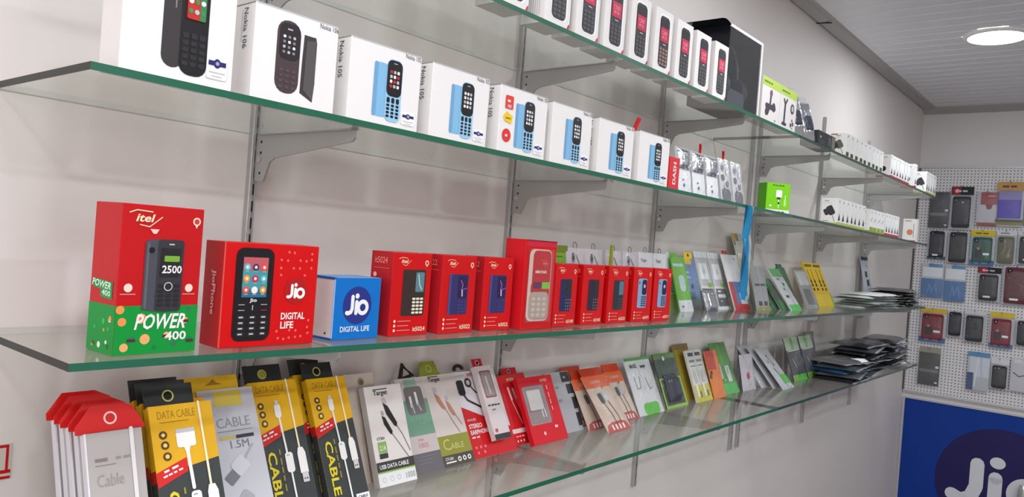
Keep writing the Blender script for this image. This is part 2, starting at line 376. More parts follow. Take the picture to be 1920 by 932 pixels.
# ------------------------------------------------------------------ shelf system
POSTS = [.3256, .9271, 1.5342, 2.1559, 2.2142, 2.8500, 3.4864]
ORD = ['first', 'second', 'third', 'fourth', 'fifth', 'sixth', 'seventh']
post_w = .015
def upright(k, x):
    top = 2.047; bot = .818
    t = thing('slotted_upright', '%s grey slotted steel upright on the wall, counted from the near end' % ORD[k], 'shelf upright', (x, 0, bot))
    b = MB(); h = top - bot
    b.prism([(.001, 0), (.001, -.010), (.002, -.011), (.0062, -.011), (.0062, -.009), (.0098, -.009), (.0098, -.011), (.012, -.011), (.013, -.010), (.013, 0)], 2, 0, h, STEEL)
    z = .02
    while z < h - .03: b.box((.0064, -.0098, z), (.0096, -.0088, z + .016), STEELD); z += .025
    b.build('channel', t)
    for z in (.06, h * .5, h - .05):
        b = MB(); b.prism([(.0035 + .0025 * math.cos(R(q * 45)), z + .0025 * math.sin(R(q * 45))) for q in range(8)], 1, -.0122, -.0105, CHROME); b.build('screw', t)
for k, x in enumerate(POSTS): upright(k, x)
SHN = {'A': 'the top shelf', 'B': 'the second shelf', 'C': 'the third shelf', 'D': 'the lowest shelf'}
GT = .008
def bracket(k, x, zs, sn):
    t = thing('shelf_bracket', 'steel bracket holding %s on the %s upright' % (SHN[sn], ORD[k]), 'shelf bracket', (x, 0, zs - GT), group='brackets under the glass shelves')
    pr = [(-.010, -.0005), (-.232, -.0005), (-.238, -.001), (-.2385, -.012), (-.234, -.017), (-.06, -.036), (-.048, -.042), (-.034, -.070), (-.010, -.070)]
    b = MB(); b.prism(pr, 0, .0078, .0105, STEEL); b.prism([(-.232, -.0005), (-.238, -.0005), (-.238, .006), (-.2365, .006), (-.2365, .001), (-.232, .001)], 0, .004, .0145, STEEL)
    o = b.build('plate', t)
    b = MB(); b.box((.004, -.235, -.0022), (.0145, -.02, -.0004), STEEL); b.build('flange', t)
    b = MB()
    for z in (-.038,): b.prism([(-.0215 + .005 * math.cos(R(q * 30)), z + .005 * math.sin(R(q * 30))) for q in range(12)], 0, .006, .0125, CHROME)
    b.build('rivet', t)
    for yy, zz in ((-.024, -.012), (-.024, -.028), (-.024, -.058)):
        b = MB(); b.prism([(yy + .0022 * math.cos(R(q * 45)), zz + .0022 * math.sin(R(q * 45))) for q in range(8)], 0, .0075, .0108, STEELD); b.build('hole', t)
for sn, zs in (('A', SA), ('B', SB), ('C', SC), ('D', SD)):
    for k in (0, 1, 2, 4, 5, 6):
        bracket(k, POSTS[k], zs, sn)
GFAR = mat('glass_edge_grey_green', (46, 74, 66), .3, spec=.3)
def shelf(sn, x0, x1, zs, label):
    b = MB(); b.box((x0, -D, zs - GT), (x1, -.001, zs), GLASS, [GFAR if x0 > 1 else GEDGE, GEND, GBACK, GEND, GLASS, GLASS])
    tag(b.build('glass_shelf'), label, 'glass shelf')
XJ = 1.874
for sn, zs, xe in (('A', SA, 3.78), ('B', SB, 3.6), ('C', SC, 3.66), ('D', SD, 3.59)):
    ff = {'A': 'carrying the upright phone cartons', 'B': 'carrying the white cartons with blue phone pictures', 'C': 'carrying the red phone boxes', 'D': 'carrying the cable packs'}[sn]
    gg = {'A': 'under the white plug charger cartons at top', 'B': 'under the lower row of plug charger cartons', 'C': 'under the yellow cards and flat white pouches', 'D': 'under the dark pile of flat pouches'}[sn]
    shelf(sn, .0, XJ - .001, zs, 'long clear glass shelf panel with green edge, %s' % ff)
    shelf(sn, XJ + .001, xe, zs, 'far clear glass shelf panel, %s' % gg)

# ------------------------------------------------------------------ second shelf: white phone cartons
def operator_sticker(root, w, h, u, v, sw, sh):
    a = Art(Face('f', w, h)); a.rr(u, v, u + sw, v + sh, .003, C(244, 243, 246), 4)
    cu, cv = u + sw / 2, v + sh * .66; a.disc(cu, cv, sw * w * .17, NAVY, 5, ry=sh * h * .2)
    a.rect(u + sw * .08, cv - sh * .1, u + sw * .92, cv + sh * .1, NAVY, 6); a.disc(cu, cv, sw * w * .09, C(150, 160, 210), 7)
    a.rect(u + sw * .12, v + sh * .25, u + sw * .9, v + sh * .3, LGY, 5); a.rect(u + sw * .25, v + sh * .1, u + sw * .75, v + sh * .14, LGY, 5)
    a.build('operator_sticker', root, 'small white sticker with a navy emblem')
def white_carton(x, wide, h, label, model, picture, yaw=0, stickers=False, side=True, y=-.2535, z=SB):
    d = .046; t = thing('phone_carton', label, 'phone box', (x, y, z), yaw, group='white phone cartons on the second shelf')
    carton(t, wide, h, d, WHT, name='carton')
    b = MB(); b.box((.001, -.0003, h - .0012), (wide - .001, .0002, h + .0002), LGY)
    b.box((-.0003, .001, h - .0012), (.0002, d, h - .0002), GRY); b.build('lid_edge', t)
    a = Art(Face('f', wide, h)); IC = [C(190, 40, 50), WHT, C(180, 60, 60), LGY, C(70, 150, 90), C(230, 230, 120)]
    if picture == 'big':
        a.rr(.335, .085, .53, .90, .014, C(58, 54, 56), 1); a.line([(.44, .5), (.44, .57)], .0015, GRY, 2)
        phone(a, .49, .055, .745, .98, BLK, C(60, 20, 22), C(44, 42, 46), split=.36, icons=[C(210, 60, 50), WHT, C(60, 150, 90), C(220, 150, 60)], lay=2, r=.012)
        a.rr(.535, .445, .705, .70, .002, C(190, 44, 40), 8)
        a.rr(.65, .445, .705, .70, .002, C(50, 130, 80), 9)
        for i in range(3):
            for j in range(3): a.disc(.565 + .055 * i, .50 + .07 * j, .0026, IC[(i * 3 + j) % 6] if (i + j) % 2 else C(60, 140, 80), 10)
    elif picture == 'pair':
        a.rr(.255, .12, .535, .90, .014, C(72, 58, 62), 1); a.rr(.285, .48, .525, .87, .008, C(40, 34, 38), 2)
        for i in range(3):
            for j in range(4):
                a.rr(.34 + .058 * i - .016, .56 + .055 * j - .015, .34 + .058 * i + .016, .56 + .055 * j + .015, .0012, [GRY, LGY, GRY, WHT][(i + j) % 4], 3)
        for i in range(3):
            for j in range(4): a.rr(.30 + .075 * i, .17 + .06 * j, .345 + .075 * i, .20 + .06 * j, .001, C(84, 70, 74), 3)
        a.rect(.37, .80, .43, .815, LGY, 3)
        a.poly([(.56, .16), (.72, .085), (.735, .3), (.735, .74), (.72, .8), (.575, .8), (.565, .5)], C(60, 55, 56), 1); a.poly([(.60, .2), (.72, .1), (.735, .3), (.72, .76), (.61, .74)], C(84, 80, 80), 2)
    else:
        a.rr(.325, .105, .545, .785, .009, SKY, 1); a.rr(.325, .105, .38, .785, .006, C(110, 164, 206), 2)
        a.rr(.50, .07, .725, .86, .009, C(150, 200, 232), 3); a.rr(.505, .39, .72, .85, .008, BLK, 4)
        ic = [C(190, 40, 50), WHT, LGY] if picture == 'blue_red' else [WHT, LGY, WHT]
        for i in range(3):
            for j in range(4): a.rr(.545 + .05 * i, .50 + .06 * j, .58 + .05 * i, .54 + .06 * j, .0012, ic[(i * 2 + j) % 3], 5)
        a.rect(.59, .805, .64, .815, LGY, 5)
        for i in range(3): a.rr(.52 + .067 * i, .305, .565 + .067 * i, .375, .002, BLK, 4)
        for i in range(3):
            for j in range(4): a.rr(.52 + .067 * i, .12 + .046 * j, .565 + .067 * i, .153 + .046 * j, .0015, BLK, 4)
    a.build('phone_picture', t)
    a = Art(Face('f', wide, h)); a.text('Nokia ' + model, .76, .925, .0062, C(60, 60, 70), 2, w=.027, bold=0); a.build('lettering', t)
    a = Art(Face('l', wide, h, d)); a.text('Nokia ' + model, .50, .95, .0085, C(60, 58, 70), 2, w=.046, rot=-90, bold=0)
    a.rect(.42, .60, .44, .93, LGY, 2); a.build('spine_lettering', t)
    if picture != 'pair': operator_sticker(t, wide, h, .745, .07, .2, .17)
    if stickers:
        a = Art(Face('f', wide, h)); a.rr(.10, .66, .26, .86, .002, C(226, 60, 50), 4); a.text('NEW', .18, .78, .006, WHT, 6, al='c'); a.text('105', .18, .70, .005, WHT, 6, al='c'); a.build('red_tag', t, 'square red sticker')
        a = Art(Face('f', wide, h)); a.poly([(.10, .47), (.24, .44), (.26, .56), (.14, .62), (.08, .54)], YEL, 4); a.rect(.12, .51, .22, .53, C(150, 120, 20), 6); a.build('yellow_tag', t, 'yellow sticker')
        a = Art(Face('f', wide, h)); a.disc(.16, .26, .0105, C(222, 50, 44), 4); a.text('4G', .16, .26, .006, WHT, 6, al='c'); a.build('round_tag', t, 'round red sticker')
    return t
white_carton(.028, .120, .150, 'tall white phone carton with a big black phone picture, at the shelf corner', '106', 'big', y=-.2535)
white_carton(.171, .114, .108, 'white phone carton picturing two dark brown phones side by side', '106', 'pair')
white_carton(.3055, .120, .104, 'white phone carton with blue phone picture and red app icons, beside the brown-phone carton', '105', 'blue_red', yaw=-.5)
white_carton(.449, .120, .104, 'white blue-phone carton standing just before the one with three coloured stickers', '105', 'blue')
white_carton(.596, .120, .104, 'white blue-phone carton with red and yellow stickers down its front', '105', 'blue', stickers=True)
white_carton(.732, .118, .103, 'white blue-phone carton just beyond the one with coloured stickers', '105', 'blue')
white_carton(.875, .122, .101, 'white blue-phone carton with a red pen tip rising behind it', '105', 'blue')
white_carton(1.021, .122, .101, 'farthest white blue-phone carton, touching the small red carton', '105', 'blue')
# red pen lying behind
b = MB(); b.tube([(1.0819, -0.1550, 1.5924), (1.1269, -0.1850, 1.7323)], .0048, C(214, 22, 26))
tag(b.build('marker_pen', smooth=False), 'red marker pen leaning behind a white phone carton', 'pen')

# small red carton + blister packs
t = thing('accessory_carton', 'small red carton with white vertical lettering beside the last white carton', 'box', (1.152, -.252, SB), 0)
carton(t, .044, .068, .02, C(216, 50, 56)); a = Art(Face('f', .044, .068)); a.text('DASH', .5, .5, .014, WHT, 2, rot=90, al='c'); a.build('lettering', t)
def pillow(m, w, h, d, seed, amp=.0015, y0=0, n=12):
    """closed inflated film: front bulges to -d, crumpled"""
    rr = random.Random(seed); ph = [(rr.uniform(10, 60), rr.uniform(10, 60), rr.uniform(0, 6)) for _ in range(5)]
    def fr(u, v):
        e = min(1, 5 * min(u, 1 - u, v, 1 - v)) ; s_ = sum(math.sin(a * u + b * v + c) for a, b, c in ph) / 5
        return (u * w, y0 - d * e - amp * s_ * e, v * h)
    b = MB(); b.grid(n, n + 4, fr, m); b.grid(n, n + 4, lambda u, v: (w - u * w, y0 + .0004, v * h), m); return b
def euro_hole(a, u, v, m, w=.012):
    a.rr(u - w / a.W, v - .002 / a.H, u + w / a.W, v + .002 / a.H, .002, m, 3); a.disc(u, v + .001 / a.H, .004, m, 3.4)
def pack(name, label, cat, pos, w, h, base, yaw=0, lean=0, roll=0, th=.004, patches=(), texts=(), discs=(), lines=(), header=None, wrap=None, wrapd=.006, hole=None, group=None, parts=(), seed=1, hook=False, back_wrap=False):
    """flat retail pack: printed card + optional header tab, printed picture and film"""
    t = thing(name, label, cat, pos, yaw, lean, roll, group)
    carton(t, w, h, th, base, name='card', bevel=.0004)
    if header:
        hm, hh, hw, hx = header
        b = MB(); b.box((w * hx, th * .3, h), (w * (hx + hw), th * .3 + .0012, h + hh), hm); b.build('hanger_tab', t)
        a = Art(Face('f', w, h, off=-th * .3)); a.ring(hx + hw / 2, (h + hh * .5) / h, min(.0065, hh * .34), .0016, hole or LGY, 1); a.disc(hx + hw / 2, (h + hh * .5) / h, min(.0048, hh * .25), BLK if hm != BLK else BEI, .6); a.build('hang_hole', t)
    elif hole:
        a = Art(Face('f', w, h)); euro_hole(a, .5, .93, hole); a.build('hang_hole', t)
    a = Art(Face('f', w, h))
    for p in patches:
        if len(p) == 5: a.rect(*p[:4], p[4], 1)
        else: a.rr(*p[:4], p[5], p[4], 2)
    for q in [p for p in patches if len(p) == 2]: a.poly(q[0], q[1], 1)
    a.build('print', t)
    a = Art(Face('f', w, h))
    for s in lines: a.line(s[0], s[1], s[2], 5)
    for s in discs: a.disc(*s[:3], s[3], 6)
    a.build('picture', t)
    a = Art(Face('f', w, h))
    for s in texts:
        k = dict(s[5]) if len(s) > 5 else {}
        a.text(s[0], s[1], s[2], s[3], s[4], 8, **k)
    a.build('lettering', t)
    if wrap: pillow(wrap, w, h, wrapd, seed).build('film', t, smooth=True)
    return t
W3 = C(238, 240, 242)
for k, (x, ww, lb) in enumerate([(1.208, .062, 'clear pouch with white lower card beside the small red carton'), (1.279, .062, 'middle clear pouch of three with white lower cards'), (1.350, .062, 'clear pouch with white lower card next to the button-cell card')]):
    t = pack('clear_pouch', lb, 'accessory pouch', (x, -.247, SB), ww, .100, C(222, 226, 228), lean=9, th=.0025, group='clear pouches on the second shelf',
             patches=[(0, 0, 1, .5, W3), (0, .5, 1, 1, C(176, 180, 184))], discs=[(.45, .16, .004, C(110, 120, 130))], texts=[('3.5', .35, .25, .006, GRY)], wrap=FILM, wrapd=.012, seed=k + 3)
    b = pillow(FOIL, ww * .8, .045, .009, k + 9, .003, y0=0); b.v = [(p[0] + ww * .1, p[1] - .0005, p[2] + .052) for p in b.v]; b.build('charger_bag', t, smooth=True)
for k, x in enumerate((1.432, 1.505)):
    pack('button_card', ['grey card with printed ovals on the second shelf, nearer of two', 'grey card with printed ovals hung by a red clip, farther of two'][k], 'accessory card', (x, -.245, SB), .066, .106, C(200, 200, 204), lean=11, th=.002, group='grey cards with ovals',
         discs=[(.35, .78, .008, C(140, 140, 146)), (.7, .7, .007, WHT), (.3, .55, .0085, C(110, 108, 112)), (.65, .42, .008, C(130, 130, 134)), (.42, .35, .006, LGY)],
         patches=[(.12, .0, .9, .3, C(106, 106, 112), .012)], wrap=FILM, wrapd=.004, seed=20 + k)
for k, (x, z) in enumerate([(1.345, .112), (1.470, .113)]):
    b = MB(); b.tube([(x, -.222, SB + z - .02), (x - .002, -.224, SB + z), (x - .008, -.226, SB + z + .009)], .003, C(190, 16, 36))
    tag(b.build('red_clip'), ['dark red clip on top of a clear pouch', 'bright red clip on top of the oval-print card'][k], 'clip')
# blue torn film hanging under the shelf edge
FB = clear('blue_film', (120, 190, 222), .15, .42, (70, 165, 210)); t = thing('hanging_film', 'twisted strip of blue and clear film hanging from the second shelf edge', 'plastic film', (1.549, -.262, SB - .002))
def strip(u, v, w0, ph):
    s_ = math.sin(v * 9 + ph) * .006; w_ = w0 * (.55 + .45 * abs(math.sin(v * 4 + 1 + ph)))
    return (.014 * v + s_ + (u - .5) * w_ * 1.6 + ph * .009, -.002 + ph * .002 - .006 * math.cos(u * 7 + v * 11 + ph), -v * .235)
for nm, m_, w0, ph in (('blue_film', FB, .022, 0), ('clear_film', FILMF, .030, 1.1)):
    b = MB(); b.grid(8, 30, lambda u, v: strip(u, v, w0, ph), m_); b.grid(8, 30, lambda u, v: tuple(Vector(strip(1 - u, v, w0, ph)) + Vector((0, .0015, 0))), m_); b.build(nm, t, smooth=True)

# ------------------------------------------------------------------ top shelf
def window_carton(x, label, keyc, h=.128, w=.070):
    d = .052; t = thing('window_phone_carton', label, 'phone box', (x, -.2535, SA), group='white window phone cartons on the top shelf')
    carton(t, w, h, d, WHT, bevel=.001)
    a = Art(Face('f', w, h)); a.rr(.20, .085, .86, .93, .012, C(250, 250, 250), 1); a.rr(.235, .10, .80, .90, .010, C(58, 55, 58), 2)
    a.rr(.27, .52, .765, .86, .004, C(40, 36, 42), 3); a.rr(.29, .50, .745, .72, .002, C(200, 40, 80), 4); a.text('1200', .5, .64, .008, C(250, 170, 190), 6, al='c', bold=0); a.text('09:35', .5, .57, .006, C(250, 170, 190), 6, al='c', bold=0)
    a.line([(.46, .46), (.60, .46)], .002, LGY, 5)
    for j in range(5):
        for i in range(3): a.rr(.29 + .165 * i, .13 + .058 * j, .42 + .165 * i, .17 + .058 * j, .002, keyc, 4)
    a.build('phone_picture', t)
    a = Art(Face('f', w, h)); a.poly([(.88, .03), (.97, .03), (.97, .1), (.92, .075)], C(200, 30, 50), 3); a.build('corner_tag', t, 'small red corner mark')
    a = Art(Face('l', w, h, d))
    a.text('it 2163', .3, .9, .008, GRY, 2, rot=-90, bold=0)
    for k in range(8): a.rect(.15 + .085 * k, .1, .17 + .085 * k, .48 + .2 * ((k * 3) % 4) / 4, LGY, 2)
    a.build('side_lettering', t)
    return t
KC = C(84, 82, 86); orr = ['white window carton at the near cut-off end of the top shelf', 'white window carton with a dark phone, second from the near end of the top shelf', 'white window carton, third from the near end of the top shelf', 'white window carton, fourth from the near end of the top shelf',
 'white window carton, fifth from the near end of the top shelf', 'white window carton, sixth from the near end of the top shelf', 'white window carton with a pinkish-brown keypad', 'white window carton right after the brown-keypad one', 'white window carton, second after the brown-keypad one', 'last white window carton, beside the open black box']
xs = [(.478, KC, orr[0]), (.577, KC, orr[1]), (.690, KC, orr[2]), (.778, KC, orr[3]), (.866, KC, orr[4]), (.956, KC, orr[5]), (1.048, C(150, 118, 112), orr[6]), (1.139, KC, orr[7]), (1.228, KC, orr[8]), (1.321, KC, orr[9])]
for x, kc, lb in xs: window_carton(x, lb, kc)
# open black headphone box
t = thing('headphone_box', 'open black display box with a dark headset inside on the top shelf', 'box', (1.400, -.250, SA), 0)
w, h, d = .195, .188, .10; b = MB(); K = C(20, 22, 28, rough=.25)
b.box((0, .002, 0), (.003, d, h), K); b.box((w - .003, 0, 0), (w, d, h), K, [WHT, WHT, K, K, WHT, K]); b.box((0, d - .003, 0), (w, d, h), K); b.box((0, 0, 0), (w, d, .003), K); b.box((.0, 0, h - .003), (w, d, h), WHT, [K, K, K, K, WHT, K])
b.build('shell', t)
b = MB(); b.prism([(-.045, h - .006), (0, h), (0, h - .002), (-.045, h - .018)], 0, 0, .002, K)
b = MB(); b.grid(6, 3, lambda u, v: (-.055 * (1 - u) , .0 + v * d * .9, h - .002 + .006 * math.sin(u * 3) * (1 - v)), K); b.grid(6, 3, lambda u, v: (-.055 * (1 - u), v * d * .9, h - .0045 + .006 * math.sin(u * 3) * (1 - v)), K); b.build('open_flap', t)
b = MB()
arc = [(w * .5 + .055 * math.cos(R(q)), .045, .085 + .075 * math.sin(R(q))) for q in range(-10, 191, 12)]
b.tube(arc, .006, C(34, 38, 46, rough=.2)); b.build('headband', t, smooth=True)
for sx in (-1, 1):
    b = MB(); cx = w * .5 + sx * .052; b.prism([(.045 + .03 * math.cos(R(q * 20)), .055 + .036 * math.sin(R(q * 20))) for q in range(18)], 0, cx - .012, cx + .012, C(38, 42, 52, rough=.2)); b.build('ear_cup', t, bevel=.004)
b = MB(); b.box((.001, .0, .001), (w - .001, .0012, h - .003), PANE); b.build('window', t)
b = MB(); b.box((w - .007, -.001, 0), (w + .0005, .002, h), WHT); b.box((w * .0, -.001, h - .006), (w - .007, .002, h + .0005), WHT); b.build('edge_strip', t, 'white front edge strips')
b = MB(); b.box((w * .25, .018, .003), (w * .75, .03, .05), C(70, 76, 84, rough=.15)); b.build('control_card', t, bevel=.002)
# phone holder boxes
def holder_box(x, label, kind):
    w, h, d = .122, .112, .05; t = thing('holder_box', label, 'box', (x, -.2535, SA), group='green-topped holder boxes')
    carton(t, w, h, d, WHT2); a = Art(Face('f', w, h)); a.rect(0, .80, 1, 1, C(176, 206, 60), 1); a.build('green_band', t, 'lime green band')
    a = Art(Face('f', w, h)); dk = C(60, 50, 66)
    if kind == 0:
        a.line([(.35, .2), (.45, .4), (.48, .65)], .010, dk, 2); a.line([(.25, .36), (.72, .36)], .014, dk, 2); a.disc(.28, .22, .010, dk, 2); a.disc(.48, .68, .009, C(120, 70, 90), 3); a.disc(.66, .38, .012, dk, 2)
    else:
        a.line([(.28, .14), (.30, .62)], .011, dk, 2); a.line([(.18, .12), (.40, .12)], .008, dk, 2); a.line([(.22, .70), (.30, .60), (.40, .72)], .008, dk, 2)
        a.disc(.74, .56, .014, dk, 2); a.disc(.74, .56, .008, LGY, 3); a.disc(.70, .16, .006, dk, 2); a.disc(.82, .2, .006, dk, 2); a.disc(.76, .28, .004, dk, 2)
    a.build('holder_picture', t)
    a = Art(Face('f', w, h)); a.text('MOBILE HOLDER', .08, .87, .007, C(70, 100, 30), 3, bold=0); a.text('360', .74, .06, .007, C(100, 170, 90), 3); a.build('lettering', t)
holder_box(1.606, 'white box with lime green top band picturing a car phone holder, nearer one', 0)
holder_box(1.731, 'white box with lime green top band picturing a phone stand, farther one', 1)
# silver pouches
for k, (x, lb) in enumerate([(1.868, 'silver foil pouch leaning right after the green-topped boxes'), (1.962, 'second silver foil pouch, beside the low black box')]):
    t = thing('foil_pouch', lb, 'accessory pouch', (x, -.235, SA), -12, 12, -6, group='silver pouches on the top shelf')
    pillow(FOIL, .075, .125 - .01 * k, .012, 31 + k, .003).build('pouch', t, smooth=True)
    b = MB(); b.box((.015, -.002, .118 - .01 * k), (.06, .001, .14 - .01 * k), FILMF); b.build('header', t)
    b = pillow(C(60, 64, 76, rough=.2), .05, .06, .015, 33 + k, .001); b.v = [(p[0] + .012, p[1] - .002, p[2] + .02) for p in b.v]; b.build('gadget', t, smooth=True)
t = thing('adapter_box', 'low black carton with pale print beside the silver pouches', 'box', (2.055, -.253, SA), 0)
carton(t, .16, .045, .055, C(44, 46, 50)); a = Art(Face('f', .16, .045)); a.rr(.55, .2, .75, .8, .002, C(80, 84, 90), 2); a.text('USB', .08, .5, .010, LGY, 2); fake_lines(a, .08, .35, .3, 2, .15, GRY); a.rect(.78, .05, .97, .95, C(120, 124, 104), 2); a.build('print', t)

# ------------------------------------------------------------------ plug charger cartons (faces turned to the shop entrance)
def charger(kind, w=.052, h=.078, d=.040):
    t = thing('charger_carton', 'x', 'charger box', (0, 0, 0), -90)
    band = {'green': C(110, 128, 40), 'red': C(196, 40, 66), 'lime': C(176, 196, 90), 'dual': C(160, 180, 60)}[kind]
    carton(t, w, h, d, C(238, 238, 236), bevel=.0005)
    a = Art(Face('f', w, h)); a.rect(0, 0, 1, .09, band, 1)
    a.build('colour_band', t)
    a = Art(Face('f', w, h)); dk = C(64, 60, 62)
    if kind in ('green', 'lime'):
        a.rr(.38, .36, .78, .72, .006, C(110, 104, 104) if kind == 'green' else dk, 2, rot=28); a.rr(.18, .36, .5, .60, .004, dk, 3, rot=28); a.line([(.7, .36), (.84, .14)], .0015, dk, 2)
    else:
        a.disc(.5, .38, .010, C(34, 30, 34), 2); a.rr(.3, .26, .58, .46, .004, C(40, 36, 40), 3); a.disc(.16, .22, .0025, dk, 2)
    a.build('charger_picture', t)
    a = Art(Face('f', w, h)); a.text('Target' if kind in ('green', 'lime') else 'realcharge', .35 if kind == 'green' else .15, .86, .0055, GRY, 2, bold=1); a.rect(.1, .80, .6, .81, LGY, 2); a.rect(.1, .13, .5, .15, GRY, 2)
    if kind == 'green': a.rect(.05, .93, .45, .98, C(190, 120, 60), 2)
    a.build('lettering', t)
    a = Art(Face('r', w, h, d))
    if kind == 'green': a.rect(0, 0, 1, .06, C(200, 206, 150), 1); a.rect(.12, .07, .72, .24, C(66, 84, 30), 2)
    elif kind == 'dual': a.rect(0, 0, 1, .24, C(150, 166, 60), 1); a.line([(.3, .5), (.6, .62)], .004, GRY, 2)
    else: a.rect(0, 0, 1, .12, band, 1); a.poly([(.2, .18), (.75, .18), (.5, .46)], C(50, 44, 48), 2)
    a.disc(.4, .88, .0035, GRY, 2); a.disc(.4, .5, .0015, LGY, 2); a.build('side_print', t)
    return t
ROW = 'second third fourth fifth sixth seventh eighth ninth'.split()
def charger_row(kind, x0, step, n, z, where, h, gy=-.199, w=.052, d=.040):
    p = charger(kind, w, h, d); p.location = (x0, gy, z); p['label'] = 'front white charger carton %s' % where; p['group'] = 'charger cartons ' + where
    for k in range(1, n):
        copy_tree(p, (x0 + step * k, gy + .0008 * ((k * 5) % 3 - 1), z), '%s white charger carton back %s' % (ROW[k - 1], where))
charger_row('green', 2.332, .0520, 9, SA, 'in the olive-banded row on the top shelf', .080, d=.047)
charger_row('red', 2.905, .0440, 7, SA, 'in the red-banded row on the top shelf', .088, d=.040)
charger_row('red', 3.300, .05, 1, SA, 'standing alone and taller on the top shelf', .102)
charger_row('lime', 3.528, .0430, 5, SA, 'in the lime-banded last row on the top shelf', .098, d=.040)
charger_row('lime', 2.298, .0460, 7, SB, 'in the pale-lime row on the second shelf', .088, d=.040)
charger_row('dual', 2.680, .0500, 4, SB, 'in the olive-green row on the second shelf', .084, d=.044)
charger_row('red', 2.895, .0430, 5, SB, 'in the red-banded row on the second shelf', .086, d=.038)
t = thing('earphone_carton', 'narrow white carton with an orange round picture at the far end of the second shelf', 'box', (3.398, -.199, SB), -90)
carton(t, .052, .100, .045, WHT2); a = Art(Face('f', .052, .1)); a.disc(.55, .42, .0125, C(206, 130, 90), 2); a.rect(0, 0, 1, .07, C(196, 60, 70), 2); a.text('MUSIC', .2, .88, .006, GRY, 2); a.rect(.82, .2, .86, .8, GRY, 2); a.build('print', t)
t = thing('green_charger_box', 'bright green carton with white plug picture, alone on the second shelf', 'charger box', (1.832, -.195, SB + .0), -34)
w, h, d = .078, .088, .04; G2 = C(124, 206, 24); carton(t, w, h, d, G2, [G2, G2, G2, C(84, 170, 20), G2, G2])
a = Art(Face('f', w, h)); a.rect(0, 0, 1, .15, WHT, 1); a.build('white_base', t)
a = Art(Face('f', w, h)); a.rr(.4, .54, .66, .78, .004, W3, 2); a.rr(.45, .48, .6, .55, .001, DGY, 2); a.line([(.53, .46), (.53, .22)], .003, W3, 2); a.disc(.53, .36, .003, BLK, 3); a.line([(.8, .62), (.8, .3)], .0025, W3, 2); a.rr(.72, .25, .86, .48, .004, C(150, 220, 60), 1.5); a.build('plug_picture', t)
a = Art(Face('f', w, h)); a.text('TRAVEL CHARGER', .5, .93, .004, C(30, 90, 20), 3, al='c', w=.04); a.text('Travel kit', .36, .045, .006, BLK, 3); a.text('A3', .15, .22, .008, W3, 3); a.build('lettering', t)

# ------------------------------------------------------------------ third shelf: red, blue and green phone boxes
def skin(root, w, h, d, m, left=None, top=None, name='carton', right=None):
    b = MB(); b.box((0, 0, 0), (w, d, h), m, [m, right or m, m, left or m, top or m, m]); return b.build(name, root, bevel=.0007)
RF = C(200, 6, 12, rough=.4)
# tall red and green box
w, h, d = .090, .156, .056
t = thing('phone_box', 'tall red and green phone box standing at the near end of the third shelf', 'phone box', (.049, -.238, SC + .0005), 3)
skin(t, w, h, d, C(192, 14, 22, rough=.4)); 
a = Art(Face('f', w, h)); G1 = C(6, 146, 56); a.rect(0, 0, 1, .325, G1, 1); a.build('green_panel', t, 'green lower panel')
a = Art(Face('l', w, h, d)); a.rect(0, 0, 1, .325, G1, 1); rr = random.Random(4)
for k in range(12): a.disc(rr.uniform(.1, .9), rr.uniform(.03, .28), rr.uniform(.0015, .0035), [C(60, 90, 60), C(230, 150, 80), C(240, 240, 230), C(30, 190, 90)][k % 4], 2, n=8)
a.build('green_side', t, 'green side panel with small drawings')
a = Art(Face('f', w, h))
for k, (u, v) in enumerate([(.08, .22), (.2, .1), (.36, .1), (.55, .28), (.84, .22), (.88, .3), (.12, .05), (.92, .08), (.30, .24), (.72, .06), (.62, .12), (.48, .04), (.05, .3)]):
    a.disc(u, v, [.0045, .0035, .0055, .003, .0038, .0025][k % 6], [C(232, 150, 80), C(60, 110, 90), C(236, 170, 110), C(30, 120, 60)][k % 4], 2, n=12)
    if k % 3 == 1: a.rect(u - .05, v - .015, u + .05, v + .005, C(70, 50, 50), 2)
a.build('doodles', t)
a = Art(Face('f', w, h)); a.text('POWER', .22, .165, .0165, WHT, 4, w=.056, bold=1, slant=.2); a.text('400', .60, .085, .0095, WHT, 4, w=.024, bold=1); itel_mark(a, .08, .885, .03, C(240, 225, 190), 4)
a.disc(.905, .91, .0045, C(240, 225, 200), 4); a.disc(.905, .91, .003, C(200, 60, 60), 5); a.poly([(.875, .9), (.935, .9), (.905, .86)], C(240, 225, 200), 4)
a.disc(.12, .445, .0045, C(240, 215, 200), 4); a.disc(.86, .445, .0045, C(240, 215, 200), 4); a.rect(.03, .40, .21, .406, C(230, 150, 140), 4); a.rect(.78, .40, .94, .406, C(230, 150, 140), 4); a.build('lettering', t)
a = Art(Face('f', w, h)); a.poly([(.29, .30), (.46, .285), (.46, .775), (.33, .77), (.29, .75)], C(74, 76, 86), 4); a.poly([(.31, .31), (.34, .3), (.34, .76), (.31, .74)], C(96, 98, 106), 5); phone(a, .44, .285, .765, .775, C(54, 52, 58), C(38, 36, 40), C(40, 38, 44), split=.42, lay=5, r=.004)
a.rr(.52, .625, .71, .665, .001, C(120, 170, 60), 9); a.text('2500', .50, .545, .0085, WHT, 9, w=.022); a.ring(.59, .455, .0048, .001, C(200, 200, 200), 9); a.disc(.365, .70, .003, BLK, 8)
a.poly([(.37, .81), (.41, .81), (.44, .84), (.33, .84)], C(250, 200, 190), 4); a.build('phone_picture', t)
a = Art(Face('l', w, h, d)); a.poly([(.08, .49), (.85, .475), (.85, .36), (.42, .37), (.42, .42), (.12, .43)], C(30, 150, 80), 2); a.text('POWER', .09, .44, .0075, C(220, 245, 220), 4, w=.040, bold=1, slant=.2, rot=-4); a.text('400', .48, .385, .006, C(220, 245, 220), 4, w=.018, bold=1, rot=-4); a.build('side_lettering', t)
